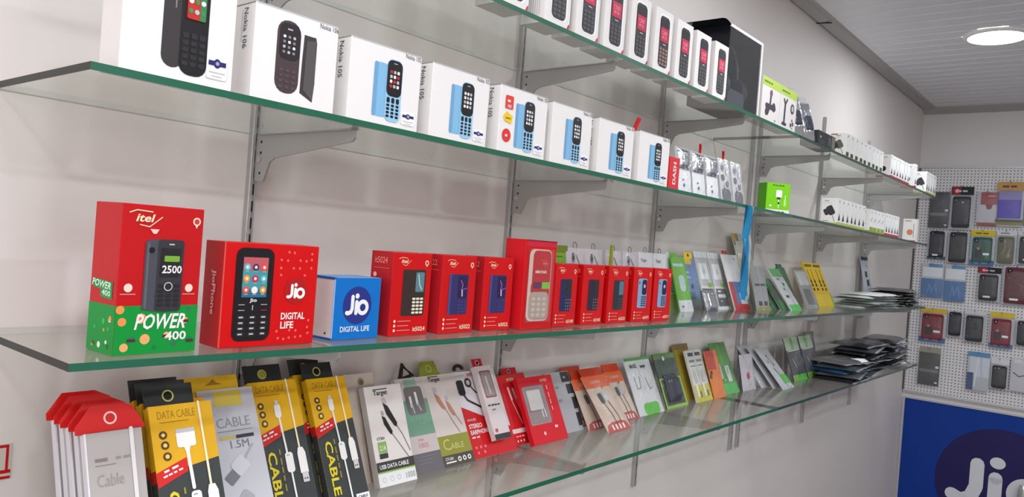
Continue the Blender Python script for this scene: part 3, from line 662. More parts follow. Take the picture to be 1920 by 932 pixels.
# wide red box
w, h, d = .128, .122, .043; JR = C(206, 2, 6, rough=.4)
t = thing('phone_box', 'wide bright red phone box with a black phone picture and pale dots', 'phone box', (.168, -.232, SC + .0005), 0)
skin(t, w, h, d, JR, left=C(190, 20, 28)); b = MB(); b.box((-.0004, .0, .001), (.0006, d - .004, h), C(224, 90, 80)); b.v = [(p[0], p[1] * .04, p[2]) for p in b.v]; b.build('seam', t)
a = Art(Face('f', w, h)); a.rr(.11, .055, .505, .955, .010, C(60, 8, 12), 1); a.rr(.125, .07, .485, .95, .009, BLK, 2); a.poly([(.185, .48), (.44, .48), (.44, .865), (.185, .865)], C(70, 150, 160), 3); a.poly([(.185, .74), (.44, .74), (.44, .865), (.185, .865)], C(190, 90, 100), 4); a.rect(.185, .48, .44, .56, C(44, 110, 140), 4)
cc = [C(230, 80, 60), WHT, C(240, 150, 40), C(200, 40, 80), C(90, 190, 200), C(60, 60, 90)]
for i in range(3):
    for j in range(3): a.disc(.225 + .087 * i, .55 + .11 * j, .0042, cc[(i + 2 * j) % 6], 5); a.disc(.225 + .087 * i, .55 + .11 * j, .0018, WHT, 6); a.rect(.205 + .087 * i, .505 + .11 * j, .245 + .087 * i, .511 + .11 * j, LGY, 5)
a.text('Jio', .27, .425, .0055, C(230, 230, 230), 5, w=.0095)
for i in range(3):
    for j in range(6):
        u = .16 + .115 * i; v = .115 + .054 * j
        if j >= 4: 
            if i != 1: a.rect(u, v + .02, u + .065, v + .028, C(170, 160, 160) if j == 5 or i == 0 else C(150, 50, 50), 5)
        else: a.rr(u - .005, v - .008, u + .075, v + .03, .002, C(44, 42, 46), 4); a.rect(u + .012, v + .004, u + .055, v + .018, C(190, 190, 192), 5)
a.line([(.305, .36), (.305, .40)], .0012, LGY, 5); a.build('phone_picture', t)
a = Art(Face('f', w, h)); a.disc(.765, .545, .0165, C(176, 20, 22), 2, n=32); jio_mark(a, .765, .535, .0165, C(246, 240, 236), 3); a.build('round_logo', t)
a = Art(Face('f', w, h)); a.text('DIGITAL', .615, .255, .0085, C(246, 236, 232), 3, w=.034); a.text('LIFE', .615, .165, .0085, C(246, 236, 232), 3, w=.0185); a.build('lettering', t)
a = Art(Face('f', w, h)); rr = random.Random(3); DT = C(236, 100, 96)
for u, v in [(.66, .93), (.72, .925), (.92, .92), (.58, .85), (.65, .845), (.79, .85), (.86, .845), (.92, .86), (.58, .77), (.72, .77), (.79, .77), (.92, .775), (.585, .70), (.85, .70), (.60, .07), (.66, .06), (.72, .07), (.79, .075), (.85, .08), (.66, .0), (.92, .17), (.93, .24), (.93, .11), (.79, .14), (.58, .14), (.72, .145)]:
    if v > .02: a.disc(u, v, .0017, DT, 2, n=8)
a.build('dots', t)
a = Art(Face('l', w, h, d)); a.text('JioPhone', .42, .73, .0105, C(240, 200, 190), 4, w=.052, rot=-90); a.build('side_lettering', t)
# blue box
w, h, d = .082, .083, .052
t = thing('phone_box', 'small bright blue box with white side and navy disc on the third shelf', 'phone box', (.331, -.224, SC + .0005), 3)
skin(t, w, h, d, C(8, 112, 196, rough=.3), left=C(214, 206, 206), top=C(120, 160, 210))
b = MB()
for z0 in (0, h - .003): b.box((-.0006, -.0004, z0), (.002, d, z0 + .003), C(20, 80, 170))
b.box((-.0006, -.0004, 0), (.0006, .0012, h), C(150, 190, 240)); b.box((-.0006, d - .0015, 0), (.001, d, h), C(20, 80, 170)); b.build('edge_trim', t)
a = Art(Face('f', w, h)); a.disc(.50, .55, .0255, C(40, 50, 132), 1, n=36); jio_mark(a, .5, .55, .0255, C(236, 238, 242), 3); a.build('round_logo', t)
a = Art(Face('f', w, h)); a.text('DIGITAL LIFE', .16, .125, .0075, C(220, 230, 244), 3, w=.052); a.build('lettering', t)
a = Art(Face('l', w, h, d)); a.text('4G', .72, .08, .004, DGY, 3); a.build('side_print', t)

def it_box(x, y, yaw, w, h, d, label, num, style, left=None, name='phone_box'):
    t = thing(name, label, 'phone box', (x, y, SC + .0005), yaw, group='red feature phone boxes on the third shelf')
    skin(t, w, h, d, RF, left=left or C(182, 24, 34)); a = Art(Face('f', w, h)); CR = C(244, 210, 180)
    itel_mark(a, .14, .875, w * .26, CR, 3); a.disc(.86, .885, w * .05, CR, 3); a.disc(.86, .885, w * .03, C(200, 60, 50), 4); a.poly([(.82, .875), (.90, .875), (.86, .835)], CR, 3)
    a.text(num, .60, .05, w * .085, CR, 3, w=w * .32)
    for k in range(3): a.disc(.13, .07 + .055 * k, w * .028, CR, 3, n=10); a.rect(.20, .065 + .055 * k, .53 - .05 * (k % 2), .073 + .055 * k, C(236, 150, 140), 3)
    a.build('lettering', t)
    a = Art(Face('f', w, h))
    if style == 'white_keys':
        a.rr(.27, .24, .86, .80, .003, C(56, 42, 40), 2); a.rr(.60, .53, .82, .77, .002, C(90, 130, 136), 3); a.line([(.66, .74), (.7, .62), (.76, .56)], .002, C(180, 210, 210), 4)
        for i in range(3):
            for j in range(5): a.rr(.535 + .10 * i, .265 + .042 * j, .62 + .10 * i, .292 + .042 * j, .0015, C(232, 226, 200), 4)
    elif style == 'navy':
        a.rr(.22, .24, .78, .76, .003, C(52, 48, 100), 2); a.rect(.22, .24, .28, .76, C(72, 76, 130), 3); a.rr(.48, .45, .75, .74, .002, C(44, 30, 70), 3)
        a.line([(.56, .68), (.62, .62), (.58, .56)], .002, C(150, 90, 180), 4); a.line([(.6, .55), (.61, .48)], .0025, C(210, 200, 240), 5); a.line([(.62, .56), (.74, .58)], .0015, C(140, 80, 170), 4)
        for i in range(3):
            for j in range(4): a.rr(.50 + .085 * i, .265 + .042 * j, .565 + .085 * i, .29 + .042 * j, .001, C(66, 60, 116), 4)
    elif style == 'blueface':
        a.rr(.24, .26, .72, .80, .005, C(130, 160, 196), 2); a.rr(.46, .5, .71, .78, .006, C(40, 32, 60), 3); a.disc(.58, .66, .004, C(190, 170, 210), 4); a.disc(.31, .72, .002, BLK, 3)
        for i in range(3):
            for j in range(5): a.rr(.44 + .09 * i, .29 + .04 * j, .51 + .09 * i, .315 + .04 * j, .001, C(40, 44, 60), 4)
    else:
        bd = {'darkblue': C(36, 44, 84), 'dark': C(46, 38, 56), 'grey': C(40, 50, 56)}[style]
        a.rr(.26, .24, .76, .76, .003, bd, 2); a.rr(.52, .50, .74, .74, .002, C(46, 44, 46) if style != 'grey' else C(80, 120, 140), 3)
        for i in range(3):
            for j in range(4): a.disc(.53 + .09 * i, .275 + .05 * j, w * .022, C(130, 120, 116) if style != 'grey' else C(80, 90, 94), 4, n=8)
    a.build('phone_picture', t)
    a = Art(Face('l', w, h, d)); a.text(num, .18, .86, .009, C(240, 150, 140), 3, w=.026, bold=0); a.rect(.18, .80, .85, .806, C(230, 110, 100), 3); a.disc(.22, .72, .0035, C(240, 200, 180), 3); a.disc(.22, .60, .0035, C(240, 200, 180), 3); a.text('1.77', .1, .38, .008, C(226, 90, 84), 3); a.build('side_print', t)
    return t
it_box(.432, -.220, 2, .079, .120, .045, 'red phone box with dark phone and white keys, beside the blue box', 'it5024', 'white_keys')
it_box(.529, -.222, 2.5, .080, .120, .045, 'red phone box with navy phone picture, nearer of the navy pair', 'it5022', 'navy')
it_box(.631, -.216, 0, .074, .120, .045, 'red phone box with navy phone picture, touching the tall window box', 'it5022', 'navy')
# tall box with transparent window
w, h, d = .088, .154, .045
t = thing('phone_box', 'tallest red phone box with a silver-framed phone showing through its window', 'phone box', (.722, -.226, SC + .0005), 0)
skin(t, w, h, d, RF, left=C(212, 22, 36)); a = Art(Face('f', w, h)); a.rect(.02, .93, .98, .985, C(200, 30, 60), 1); a.rect(.0, .985, 1, 1, C(140, 14, 20), 2); a.rr(.10, .08, .88, .90, .010, C(200, 40, 60), 1); a.build('window_recess', t)
b = MB(); fr_ = Face('f', w, h); aa = Art(Face('f', w, h, off=.001)); aa.rr(.12, .09, .84, .90, .012, C(220, 190, 176, rough=.25), 1); aa.rr(.24, .11, .82, .885, .010, RED2, 3)
aa.rr(.20, .115, .80, .42, .010, C(178, 160, 146, rough=.3), 4); aa.rr(.215, .42, .80, .50, .001, RED2, 5); aa.build('phone', t)
aa = Art(Face('f', w, h, off=.001))
for i in range(3):
    for j in range(4): aa.rr(.26 + .17 * i, .14 + .06 * j, .38 + .17 * i, .18 + .06 * j, .003, C(200, 184, 168, rough=.3), 6)
aa.build('keypad', t)
aa = Art(Face('f', w, h, off=.001)); itel_mark(aa, .48, .73, .02, C(230, 120, 130), 8); aa.text('select hook', .31, .63, .0065, C(244, 220, 210), 8, w=.032); aa.rect(.28, .46, .52, .53, C(90, 30, 80), 8); aa.rect(.55, .455, .80, .53, C(120, 190, 60), 8); aa.build('sticker', t)
b = MB(); b.box((w * .1, -.004, h * .08), (w * .88, -.0005, h * .90), PANE); b.build('window', t)
it_box(.824, -.217, 2, .075, .115, .042, 'short red phone box with dark blue phone, right beside the tall window box', 'it2160', 'darkblue', left=RF)
it_box(.916, -.216, 1, .075, .115, .042, 'short red phone box with near-black phone, second in the row of five', 'it2160', 'dark', left=RF)
it_box(1.005, -.217, 1, .078, .115, .042, 'short red phone box with grey phone and blue screen, middle of the five', 'it5231', 'grey', left=RF)
it_box(1.103, -.216, -1, .075, .115, .042, 'short red phone box with light blue phone, nearer of two', 'it5071', 'blueface', left=RF)
it_box(1.188, -.217, -2, .074, .115, .042, 'last short red phone box with light blue phone, beside the green packs', 'it5071', 'blueface', left=RF)

# row of packs behind the short red boxes
def hook_loop(root, w, h, m=GRY):
    b = MB(); b.tube([(w * .5 + .007 * math.cos(R(q)), .001, h + .005 + .007 * math.sin(R(q))) for q in range(0, 361, 30)], .0011, m, 6); b.build('hang_loop', root)
t = pack('cable_pouch', 'lime green pack with slanted top behind the short red boxes', 'accessory pack', (0.92, -0.14, SC), 0.058, 0.15, C(120, 170, 50), lean=4, patches=[(0, .9, 1, 1, C(110, 130, 40)), (.05, .84, .7, .855, C(60, 120, 40))])
for k, x in enumerate((.972, 1.040, 1.118, 1.190)):
    t = pack('earphone_pouch', ['clear earphone pouch beside the slanted lime pack, behind red boxes', 'second clear earphone pouch behind the red boxes', 'third clear earphone pouch, beside a thin green spine', 'fourth clear earphone pouch, beside the white printed pouches'][k], 'accessory pack', (x, -.150, SC), .068, .148, C(206, 200, 204), lean=8, group='clear earphone pouches behind the red boxes',
             lines=[([(.2 + .05 * math.cos(q) * 1 + .15, .86 + .07 * math.sin(q)) for q in [j * .9 for j in range(8)]], .002, DGY), ([(.5, .9), (.75, .72), (.98, .5)], .002, C(110, 104, 104)), ([(.3, .8), (.35, .6), (.3, .4)], .0025, C(180, 176, 220))], discs=[(.35, .86, .005, DGY)], wrap=FILM, wrapd=.006, seed=40 + k)
    hook_loop(t, .068, .148)
b = MB(); b.box((1.1100, -.152, SC), (1.1165, -.147, SC + .158), OLV); o = b.build('card_spine'); o.rotation_euler = (0, 0, 0); tag(o, 'thin olive green pack seen edge-on among the clear earphone pouches', 'accessory pack')
for k, x in enumerate((1.260, 1.330)):
    t = pack('cable_pouch', ['white printed pouch behind the last red boxes, nearer one', 'white printed pouch behind the last red box, next to the green packs'][k], 'accessory pack', (x, -.150, SC), .066, .150, C(222, 222, 224), lean=8, texts=[('Target', .15, .84, .009, GRY), ('TC 101', .2, .66, .006, GRY), ('CABLE', .35, .56, .008, DGY)], wrap=FILM, wrapd=.004, seed=50 + k, hook=True)
    hook_loop(t, .066, .150)
# packs on the far half of the third shelf
pack('green_card', 'white and green pack leaning just past the last red box', 'accessory pack', (1.56, -0.06, SC), 0.062, 0.156, C(236, 238, 236), yaw=0, lean=8, patches=[(0, 0, 1, .28, C(170, 200, 110)), (.3, .3, 1, 1, C(130, 190, 60)), (.45, .32, .8, .62, W3, .008)], wrap=FILM, seed=60)
pack('green_card', 'bright green card with pale oval window on the third shelf', 'accessory pack', (1.566, -0.092, SC), 0.078, 0.15, C(120, 196, 60), yaw=0, lean=16, patches=[(0, 0, 1, .2, W3), (.3, .36, .72, .66, C(200, 220, 226), .012), (.05, .82, .8, .87, C(200, 220, 240))], texts=[('LED', .2, .06, .008, C(150, 90, 170))], wrap=FILM, seed=61)
pack('earphone_card', 'blue card with yellow corner and black loop on top', 'accessory pack', (1.655, -0.075, SC), 0.085, 0.148, C(110, 140, 186), yaw=0, lean=16, patches=[(.2, .88, .7, 1, YEL), (.15, .2, .6, .34, C(70, 110, 110)), (0, 0, 1, .18, GRY)], texts=[('SOUND', .2, .7, .007, C(200, 210, 230)), ('stereo', .2, .6, .006, C(200, 210, 230))], discs=[(.5, .45, .007, C(30, 60, 90))], header=(YEL, .018, .6, .3), wrap=FILM, seed=62)
t = pack('earphone_pouch', 'silver grey crumpled pouch below the blue card', 'accessory pack', (1.672, -0.118, SC), 0.07, 0.06, C(110, 112, 112), yaw=0, lean=20, wrap=FOIL, wrapd=.010, seed=63)
for k, x in enumerate((1.744, 1.833)):
    pack('charger_card', ['grey card with white charger and black panel, nearer twin', 'grey card with white charger and black panel, farther twin'][k], 'accessory pack', (x, -.080, SC), .084, .172, C(196, 196, 198), yaw=0, lean=18, patches=[(.15, .52, .8, .80, W3, .004), (.08, .05, .92, .36, C(90, 92, 96)), (.18, .2, .8, .26, C(220, 220, 222)), (0, 0, 1, .045, W3), (0, .36, 1, .40, C(226, 226, 226)), (.6, .38, .95, .46, C(130, 190, 60)), (0, .9, 1, 1, W3)],
         texts=[('POWER', .2, .29, .008, W3), ('PACK', .25, .12, .007, LGY)], discs=[(.5, .66, .009, C(206, 206, 208))], wrap=FILM, seed=64 + k, group='twin charger cards on the third shelf')
pack('cable_card', 'white card with a red hook-shaped border on the third shelf', 'accessory pack', (1.893, -0.105, SC), 0.11, 0.173, C(226, 226, 226), yaw=0, lean=20, patches=[(0, 0, 1, .1, RED2), (0, 0, .28, .5, C(190, 26, 34)), (.28, .1, .8, .5, C(70, 120, 180)), (.5, .1, 1, .3, C(220, 220, 224))], header=(C(190, 30, 46), .012, .3, .1), texts=[('INTEX', .6, .9, .006, GRY)], wrap=FILM, seed=66)
pack('cable_card', 'slim silver card with twin printed strips before the dark green pouches', 'accessory pack', (1.985, -0.135, SC), 0.105, 0.138, C(160, 160, 160), yaw=0, lean=14, patches=[(.2, .1, .45, .2, BLK), (.6, .1, .85, .2, BLK), (0, 0, 1, .08, C(150, 150, 70)), (.1, .55, .9, .6, DGY), (.48, 0, .52, 1, C(190, 190, 190))], wrap=FILM, seed=67, roll=0)
pack('cable_card', 'tall card with yellow-green print behind the slim silver card', 'accessory pack', (2.015, -0.1, SC), 0.115, 0.245, C(190, 186, 170), yaw=0, lean=19, patches=[(0, .84, .35, 1, C(120, 110, 70)), (.1, .68, .9, .9, C(206, 200, 186)), (.1, .5, .9, .66, C(170, 176, 90)), (0, .9, .2, 1, GOLD)], lines=[([(.4, .95), (.45, .6)], .003, W3), ([(.7, .95), (.72, .6)], .003, W3)], wrap=FILM, seed=68)
for k in range(2):
    pack('green_pouch', ['green edged pouch leaning low behind the white and green one', 'green edged pouch second behind the white and green one'][k], 'accessory pouch', (2.125 + .020 * (1 - k), -.155 + .022 * k, SC), .055, .120, C(40, 120, 60), yaw=0, lean=37, roll=0, patches=[(.1, .3, .9, .8, C(70, 78, 76))], wrap=FILM, seed=70 + k)
pack('green_pouch', 'white pouch with bright green base, front of the leaning green group', 'accessory pouch', (2.179, -0.172, SC), 0.092, 0.157, C(206, 210, 210), yaw=0, lean=35, roll=0, patches=[(0, 0, 1, .14, C(60, 190, 70)), (0, .8, 1, 1, C(90, 170, 90)), (.2, .3, .5, .36, DGY)], discs=[(.6, .62, .006, BLK), (.4, .5, .004, DGY)], texts=[('MUSIC', .2, .72, .008, GRY)], wrap=FILM, wrapd=.005, seed=72)
pack('green_pouch', 'dark green pouch leaning between the white-green and silver pouches', 'accessory pouch', (2.296, -0.13, SC), 0.075, 0.15, C(26, 104, 56), yaw=0, lean=26, roll=0, patches=[(.2, 0, 1, .5, C(60, 74, 70))], header=(C(20, 100, 50), .012, .7, .1), wrap=FILM, seed=73)
pack('foil_pouch', 'silver grey pouch leaning before the yellow cards on the third shelf', 'accessory pouch', (2.384, -0.152, SC), 0.125, 0.145, C(150, 150, 150), yaw=0, lean=25, roll=0, patches=[(.1, .6, .9, .95, C(200, 200, 200)), (.2, .1, .8, .5, C(100, 100, 102))], wrap=FILM, wrapd=.008, seed=74)
for k, (x, y) in enumerate(((2.609, -.118), (2.708, -.117))):
    pack('battery_card', ['yellow card with black connector columns, nearer one', 'yellow card with black connector columns, farther one'][k], 'accessory pack', (x, y, SC), .095, .176, C(222, 186, 46), yaw=0, lean=25, th=.008, patches=[(.1, .9, .9, .96, C(110, 100, 40)), (.05, 0, 1, .28, C(226, 200, 70)), (.2, .45, .28, .85, C(120, 100, 30)), (.62, .45, .7, .85, C(120, 100, 30))] + [(.15 + .42 * i, .36 + .09 * j, .32 + .42 * i, .42 + .09 * j, BLK) for i in range(2) for j in range(3)] + [(.86, 0, 1, .3, C(120, 180, 60))] * (k == 1), group='yellow cards on the third shelf')
pack('strip_card', 'narrow white strip hanging with dark marks above the flat pouches', 'accessory pack', (3.46, -0.06, SC), 0.115, 0.215, C(196, 200, 210), yaw=0, lean=12, patches=[(0, .92, 1, 1, DGY), (.3, .55, .6, .68, DGY), (.4, .36, .75, .5, DGY), (.4, .06, .55, .2, GRY)])
# flat pouches piled on the third shelf
def flat_pouch(x, y, z, l, wd, yaw, m, film, label, grp, seed, hgt=.009, tiltx=0, stripe=None):
    t = thing('flat_pouch', label, 'flat pouch', (x, y, z), yaw, tiltx, 0, grp); rr = random.Random(seed); ph = [rr.uniform(0, 6) for _ in range(4)]
    b = MB()
    top = lambda u, v: ((u - .5) * l, (v - .5) * wd, hgt * min(1, 7 * min(u, 1 - u, v, 1 - v)) + .2 * hgt * math.sin(u * 17 + ph[0]) * math.sin(v * 9 + ph[1]) * min(1, 8 * min(u, 1 - u, v, 1 - v)) + .12 * hgt * math.sin(u * 5 + ph[2]) ** 2)
    b.grid(14, 9, top, m); b.grid(14, 9, lambda u, v: ((.5 - u) * l, (v - .5) * wd, .1 * hgt * math.sin((1 - u) * 5 + ph[2]) ** 2 + .0002), m); b.build('sleeve', t, smooth=True)
    b = MB(); b.grid(14, 3, lambda u, v: (lambda p: (p[0] * 1.02, -wd * .5 - .010 * v, p[2] + .001 + .0015 * math.sin(u * 23 + ph[3]) * v))(top(u, .02)), FILMF); b.grid(14, 3, lambda u, v: (lambda p: (p[0] * 1.02, -wd * .5 - .010 * v, p[2] + .0003 + .0015 * math.sin(u * 23 + ph[3]) * v))(top(1 - u, .02)), FILMF); b.build('film_flap', t, smooth=True)
    if seed % 3 == 0:  # white patch laid on as a painted highlight of the glossy plastic
        b = MB(); b.grid(6, 3, lambda u, v: (lambda p: (p[0], p[1], p[2] + .0005))(top(.62 + .2 * u, .05 + .3 * v)), W3); b.build('highlight_patch', t, smooth=True)
    if stripe:
        b = MB(); b.grid(10, 3, lambda u, v: (lambda p: (p[0], p[1], p[2] + .0006))(top(.12 + .7 * u, .04 + .22 * v)), stripe); b.build('label_strip', t, smooth=True)
    return t
W4 = mat('white_pouch', (238, 242, 242), .22, bump=.6, bscale=45)
def PM(r, g, b_): return mat('pouch_%d_%d_%d' % (r, g, b_), (r, g, b_), .2, bump=.9, bscale=45)
nth = ['bottom', 'second', 'third', 'fourth', 'fifth', 'sixth', 'seventh', 'eighth', 'ninth', 'top']
for k in range(6):
    flat_pouch(3.045 + .014 * ((k * 3) % 4 - 1), -.160 - .006 * (k % 3), SC + .0005 + .0098 * k, .44 - .015 * k, .15, -3 + 4 * (k % 3 - 1), W4 if k % 2 else PM(214, 222, 218), FILM, 'flat white pouch, %s of the white pile on the third shelf' % nth[k] if k < 5 else 'flat white pouch, topmost of the white pile on the third shelf', 'flat white pouches', 80 + k, hgt=.0068)
for k in range(6):
    flat_pouch(3.51 + .010 * ((k * 2) % 3 - 1), -.168 + .006 * (k % 3), SC + .0005 + .0130 * k, .34, .16, 4 * (k % 3 - 1), [PM(72, 68, 64), PM(60, 60, 62), PM(90, 88, 84), PM(56, 56, 60), PM(120, 118, 110), PM(54, 52, 56)][k], FILM, '%s dark flat pouch in the far pile on the third shelf' % (nth[k] if k < 5 else 'topmost'), 'flat dark pouches on the third shelf', 90 + k, hgt=.0095)

# ------------------------------------------------------------------ lowest shelf: cable packs leaning on the wall
# slim silver boxes with red headers
def slim_box(x, y, lean, yaw, label):
    w, h, d = .062, .176, .011
    t = thing('cable_box', label, 'cable box', (x, y, SD), yaw, lean, group='silver cable boxes with red headers')
    skin(t, w, h, d, C(178, 172, 170), left=C(206, 204, 212))
    b = MB(); b.prism([(-.006, h), (w + .006, h), (w + .006, h + .004), (w - .006, h + .026), (w - .014, h + .030), (.012, h + .030), (-.006, h + .008)], 1, d * .5, d * .5 + .0015, C(206, 22, 20)); b.build('header', t, 'red header card')
    a = Art(Face('f', w, h, off=-d * .5)); a.ring(.5, (h + .015) / h, .0072, .0020, C(236, 200, 190), 2); a.build('hang_hole', t)
    a = Art(Face('f', w, h)); a.text('A.K.', .15, .815, .006, C(134, 124, 122), 3, w=.016, bold=0); a.text('mobile', .50, .82, .0045, C(148, 140, 138), 3, bold=0); a.rect(.15, .795, .5, .80, C(140, 130, 128), 3); a.text('Cable', .16, .67, .013, C(160, 150, 146), 3, w=.028, bold=0); a.rect(.0, 0, .03, 1, C(226, 224, 226), 2); a.build('lettering', t)
    a = Art(Face('f', w, h)); a.line([(.80, 1), (.80, .42)], .0045, C(226, 222, 222), 4); a.rr(.755, .39, .85, .42, .001, C(70, 74, 90), 5); a.rr(.72, .12, .88, .39, .003, C(206, 190, 176), 4); a.rr(.36, .2, .55, .45, .004, C(232, 228, 228), 4); a.build('cable_picture', t)
    return t
lb = ['rearmost of the stepped silver boxes with red headers', 'silver cable box, second from the back of the red-header row', 'silver cable box, middle of the red-header row', 'silver cable box with red header, just behind the front one', 'front silver cable box with red header and white ring']
for k in range(5):
    slim_box(.054 + .001 * (k % 2), -.155 - .0200 * k, 21, 0, lb[k])
# yellow and charcoal cable boxes
CH = C(58, 62, 62); YB = C(228, 174, 20)
def yellow_cable_box(x, y, lean, label, variant=0, w=.076, h=.198, d=.013, roll=0, plug='micro', yaw=0):
    t = thing('cable_box', label, 'cable box', (x, y, SD), yaw, lean, roll, group='yellow and charcoal cable boxes')
    b = MB(); b.box((0, 0, 0), (w, d, h), CH, [CH, CH, CH, YB, YB, CH]); b.build('carton', t, bevel=.0006)
    b = MB(); b.box((-.001, d * .4, h - .001), (w * .76, d * .4 + .0015, h + .026), C(44, 48, 48)); b.build('header', t, 'charcoal hanging tab')
    a = Art(Face('f', w, h, off=-d * .4)); a.ring(.36, (h + .012) / h, .0072, .0018, C(190, 190, 110), 2); a.disc(.36, (h + .012) / h, .0052, BLK if variant != 2 else OLV, 1); a.build('hang_hole', t)
    a = Art(Face('f', w, h)); a.poly([(0, .60), (.05, .60), (1, .655), (1, 1), (0, 1)], YB, 1); a.build('yellow_panel', t)
    a = Art(Face('f', w, h)); a.poly([(0, .53), (.48, .60), (.48, .68), (0, .615)], C(214, 30, 30), 3); a.text('CHARGE', .12, .605, .0042, WHT, 5, w=.020, rot=16, bold=0); a.text('DATA TRANSFER', .10, .578, .0034, WHT, 5, w=.026, rot=16, bold=0); a.build('red_ribbon', t, 'red ribbon with white print')
    a = Art(Face('l', w, h, d)); a.rect(0, 0, 1, .56, CH, 1); a.rect(0, .56, 1, .63, C(206, 30, 30), 2); a.build('side_print', t)
    a = Art(Face('f', w, h)); a.text('DATA CABLE', .12, .918, .0095, C(168, 128, 30), 3, w=.046, bold=0); a.rect(.14, .895, .6, .90, C(160, 120, 30), 3)
    a.text('CABLE', .13, .50, .0135, C(226, 206, 40), 4, w=.080, rot=-90, bold=1); a.text('CHARGE AND SYNC', .36, .51, .004, C(150, 140, 60), 4, w=.06, rot=-90); a.build('lettering', t)
    a = Art(Face('f', w, h))
    for k, v in enumerate((.825, .765, .70)): a.disc(.17 + .012 * k, v, .0050, C(90, 60, 20), 3); a.disc(.17 + .012 * k, v, .0026, C(240, 210, 120), 4, n=(4, 6, 12)[k])
    a.build('round_icons', t)
    a = Art(Face('f', w, h)); CW = C(240, 238, 236); CS = C(210, 204, 206)
    if plug == 'dock': a.rr(.36, .74, .66, .84, .003, CW, 5); a.rect(.36, .825, .66, .85, C(190, 190, 196), 5); a.poly([(.46, .74), (.56, .74), (.53, .70), (.49, .70)], CW, 5); a.line([(.51, .72), (.53, .50)], .0042, CW, 5)
    else: a.rr(.43, .73, .56, .83, .004, CW, 5); a.rr(.46, .82, .53, .855, .001, CS, 5); a.line([(.50, .74), (.53, .46)], .003, CW, 5)
    a.rr(.47, .34, .63, .48, .004, CW, 6); a.line([(.55, .36), (.56, .0)], .0028, CW, 5); a.disc(.55, .46, .0008, DGY, 7); a.disc(.52, .46, .0008, DGY, 7)
    a.line([(.78, 1), (.80, .48)], .0028, C(250, 236, 200), 5); a.poly([(.76, .50), (.86, .50), (.90, .46), (.90, .32), (.73, .32), (.73, .46)], CW, 6); a.rr(.755, .255, .885, .325, .001, CS, 6); a.rect(.78, .275, .81, .285, DGY, 7); a.rect(.83, .275, .86, .285, DGY, 7)
    a.build('cable_picture', t)
    a = Art(Face('f', w, h)); a.rect(.66, .02, 1, .065, W3, 3); a.rect(.66, 0, 1, .02, RED, 3); a.text('CABLE', .70, .03, .004, DGY, 5, w=.018); a.build('corner_label', t)
    return t
yellow_cable_box(.1315, -.198, 25, 'rear yellow-charcoal cable box of the near group of three', w=.078, h=.200)
yellow_cable_box(.131, -.218, 25, 'middle yellow-charcoal cable box of the near group of three', w=.078, h=.200)
yellow_cable_box(.130, -.238, 25, 'front yellow-charcoal cable box showing a wide dock plug', w=.078, h=.200, plug='dock')
yellow_cable_box(.306, -.165, 26, 'single yellow-charcoal cable box beside the grey 1.5M box', variant=2, w=.078, h=.200)
yellow_cable_box(.401, -.134, 26, 'rear yellow-charcoal cable box behind the one nearest the white box', w=.072, h=.198)
yellow_cable_box(.410, -.153, 26, 'yellow-charcoal cable box with cable price label nearest the beige box', w=.072, h=.194)
# grey 1.5M box and its yellow tabs
w, h, d = .080, .206, .012
t = thing('cable_box', 'pale grey cable box marked 1.5M with a yellow header tab', 'cable box', (.216, -.200, SD), 0, 28)
skin(t, w, h, d, C(196, 196, 204), left=C(206, 150, 40)); b = MB(); b.box((-.02, d * .5, h - .004), (w * .80, d * .5 + .0012, h + .020), C(214, 170, 30)); b.build('header', t, 'yellow header tab')
a = Art(Face('f', w, h, off=-d * .5)); a.poly([(.2, (h + .008) / h), (.52, (h + .008) / h), (.4, (h + .012) / h), (.36, (h + .016) / h), (.3, (h + .012) / h)], C(150, 110, 30), 1); a.build('hang_hole', t)
a = Art(Face('f', w, h)); a.rect(.26, .885, .76, .985, C(220, 200, 90), 2); a.text('CABLE', .24, .745, .013, C(150, 150, 160), 3, w=.048, bold=0); a.rect(.24, .72, .86, .724, GRY, 3); a.rect(.26, .67, .52, .69, C(210, 190, 90), 3); a.rect(.54, .67, .86, .692, C(60, 60, 66), 3); a.text('1.5M', .42, .61, .010, C(120, 120, 130), 3, w=.026, bold=0); a.build('lettering', t)
a = Art(Face('f', w, h)); a.rr(.24, .40, .46, .47, .002, C(120, 120, 128), 4, rot=38); a.rr(.38, .45, .66, .55, .004, C(208, 208, 216), 4, rot=38); a.line([(.6, .53), (.8, .62)], .003, C(170, 170, 178), 3); a.rr(.3, .23, .66, .32, .004, C(168, 168, 176), 4, rot=48); a.rr(.24, .17, .38, .22, .002, C(130, 130, 138), 4, rot=48); a.build('connector_picture', t)
pack('cable_box', 'yellow-topped box standing behind the pale grey 1.5M box', 'cable box', (.205, -.175, SD), .076, .205, C(206, 160, 40), lean=26, th=.010, patches=[(.3, .93, .6, .95, C(150, 110, 20))])
pack('cable_box', 'beige box with round hang hole behind the white data cable box', 'cable box', (.505, -.095, SD), .062, .178, C(204, 190, 178), lean=19, th=.010, discs=[(.55, .92, .0062, C(150, 140, 100)), (.55, .915, .004, C(110, 96, 90))])
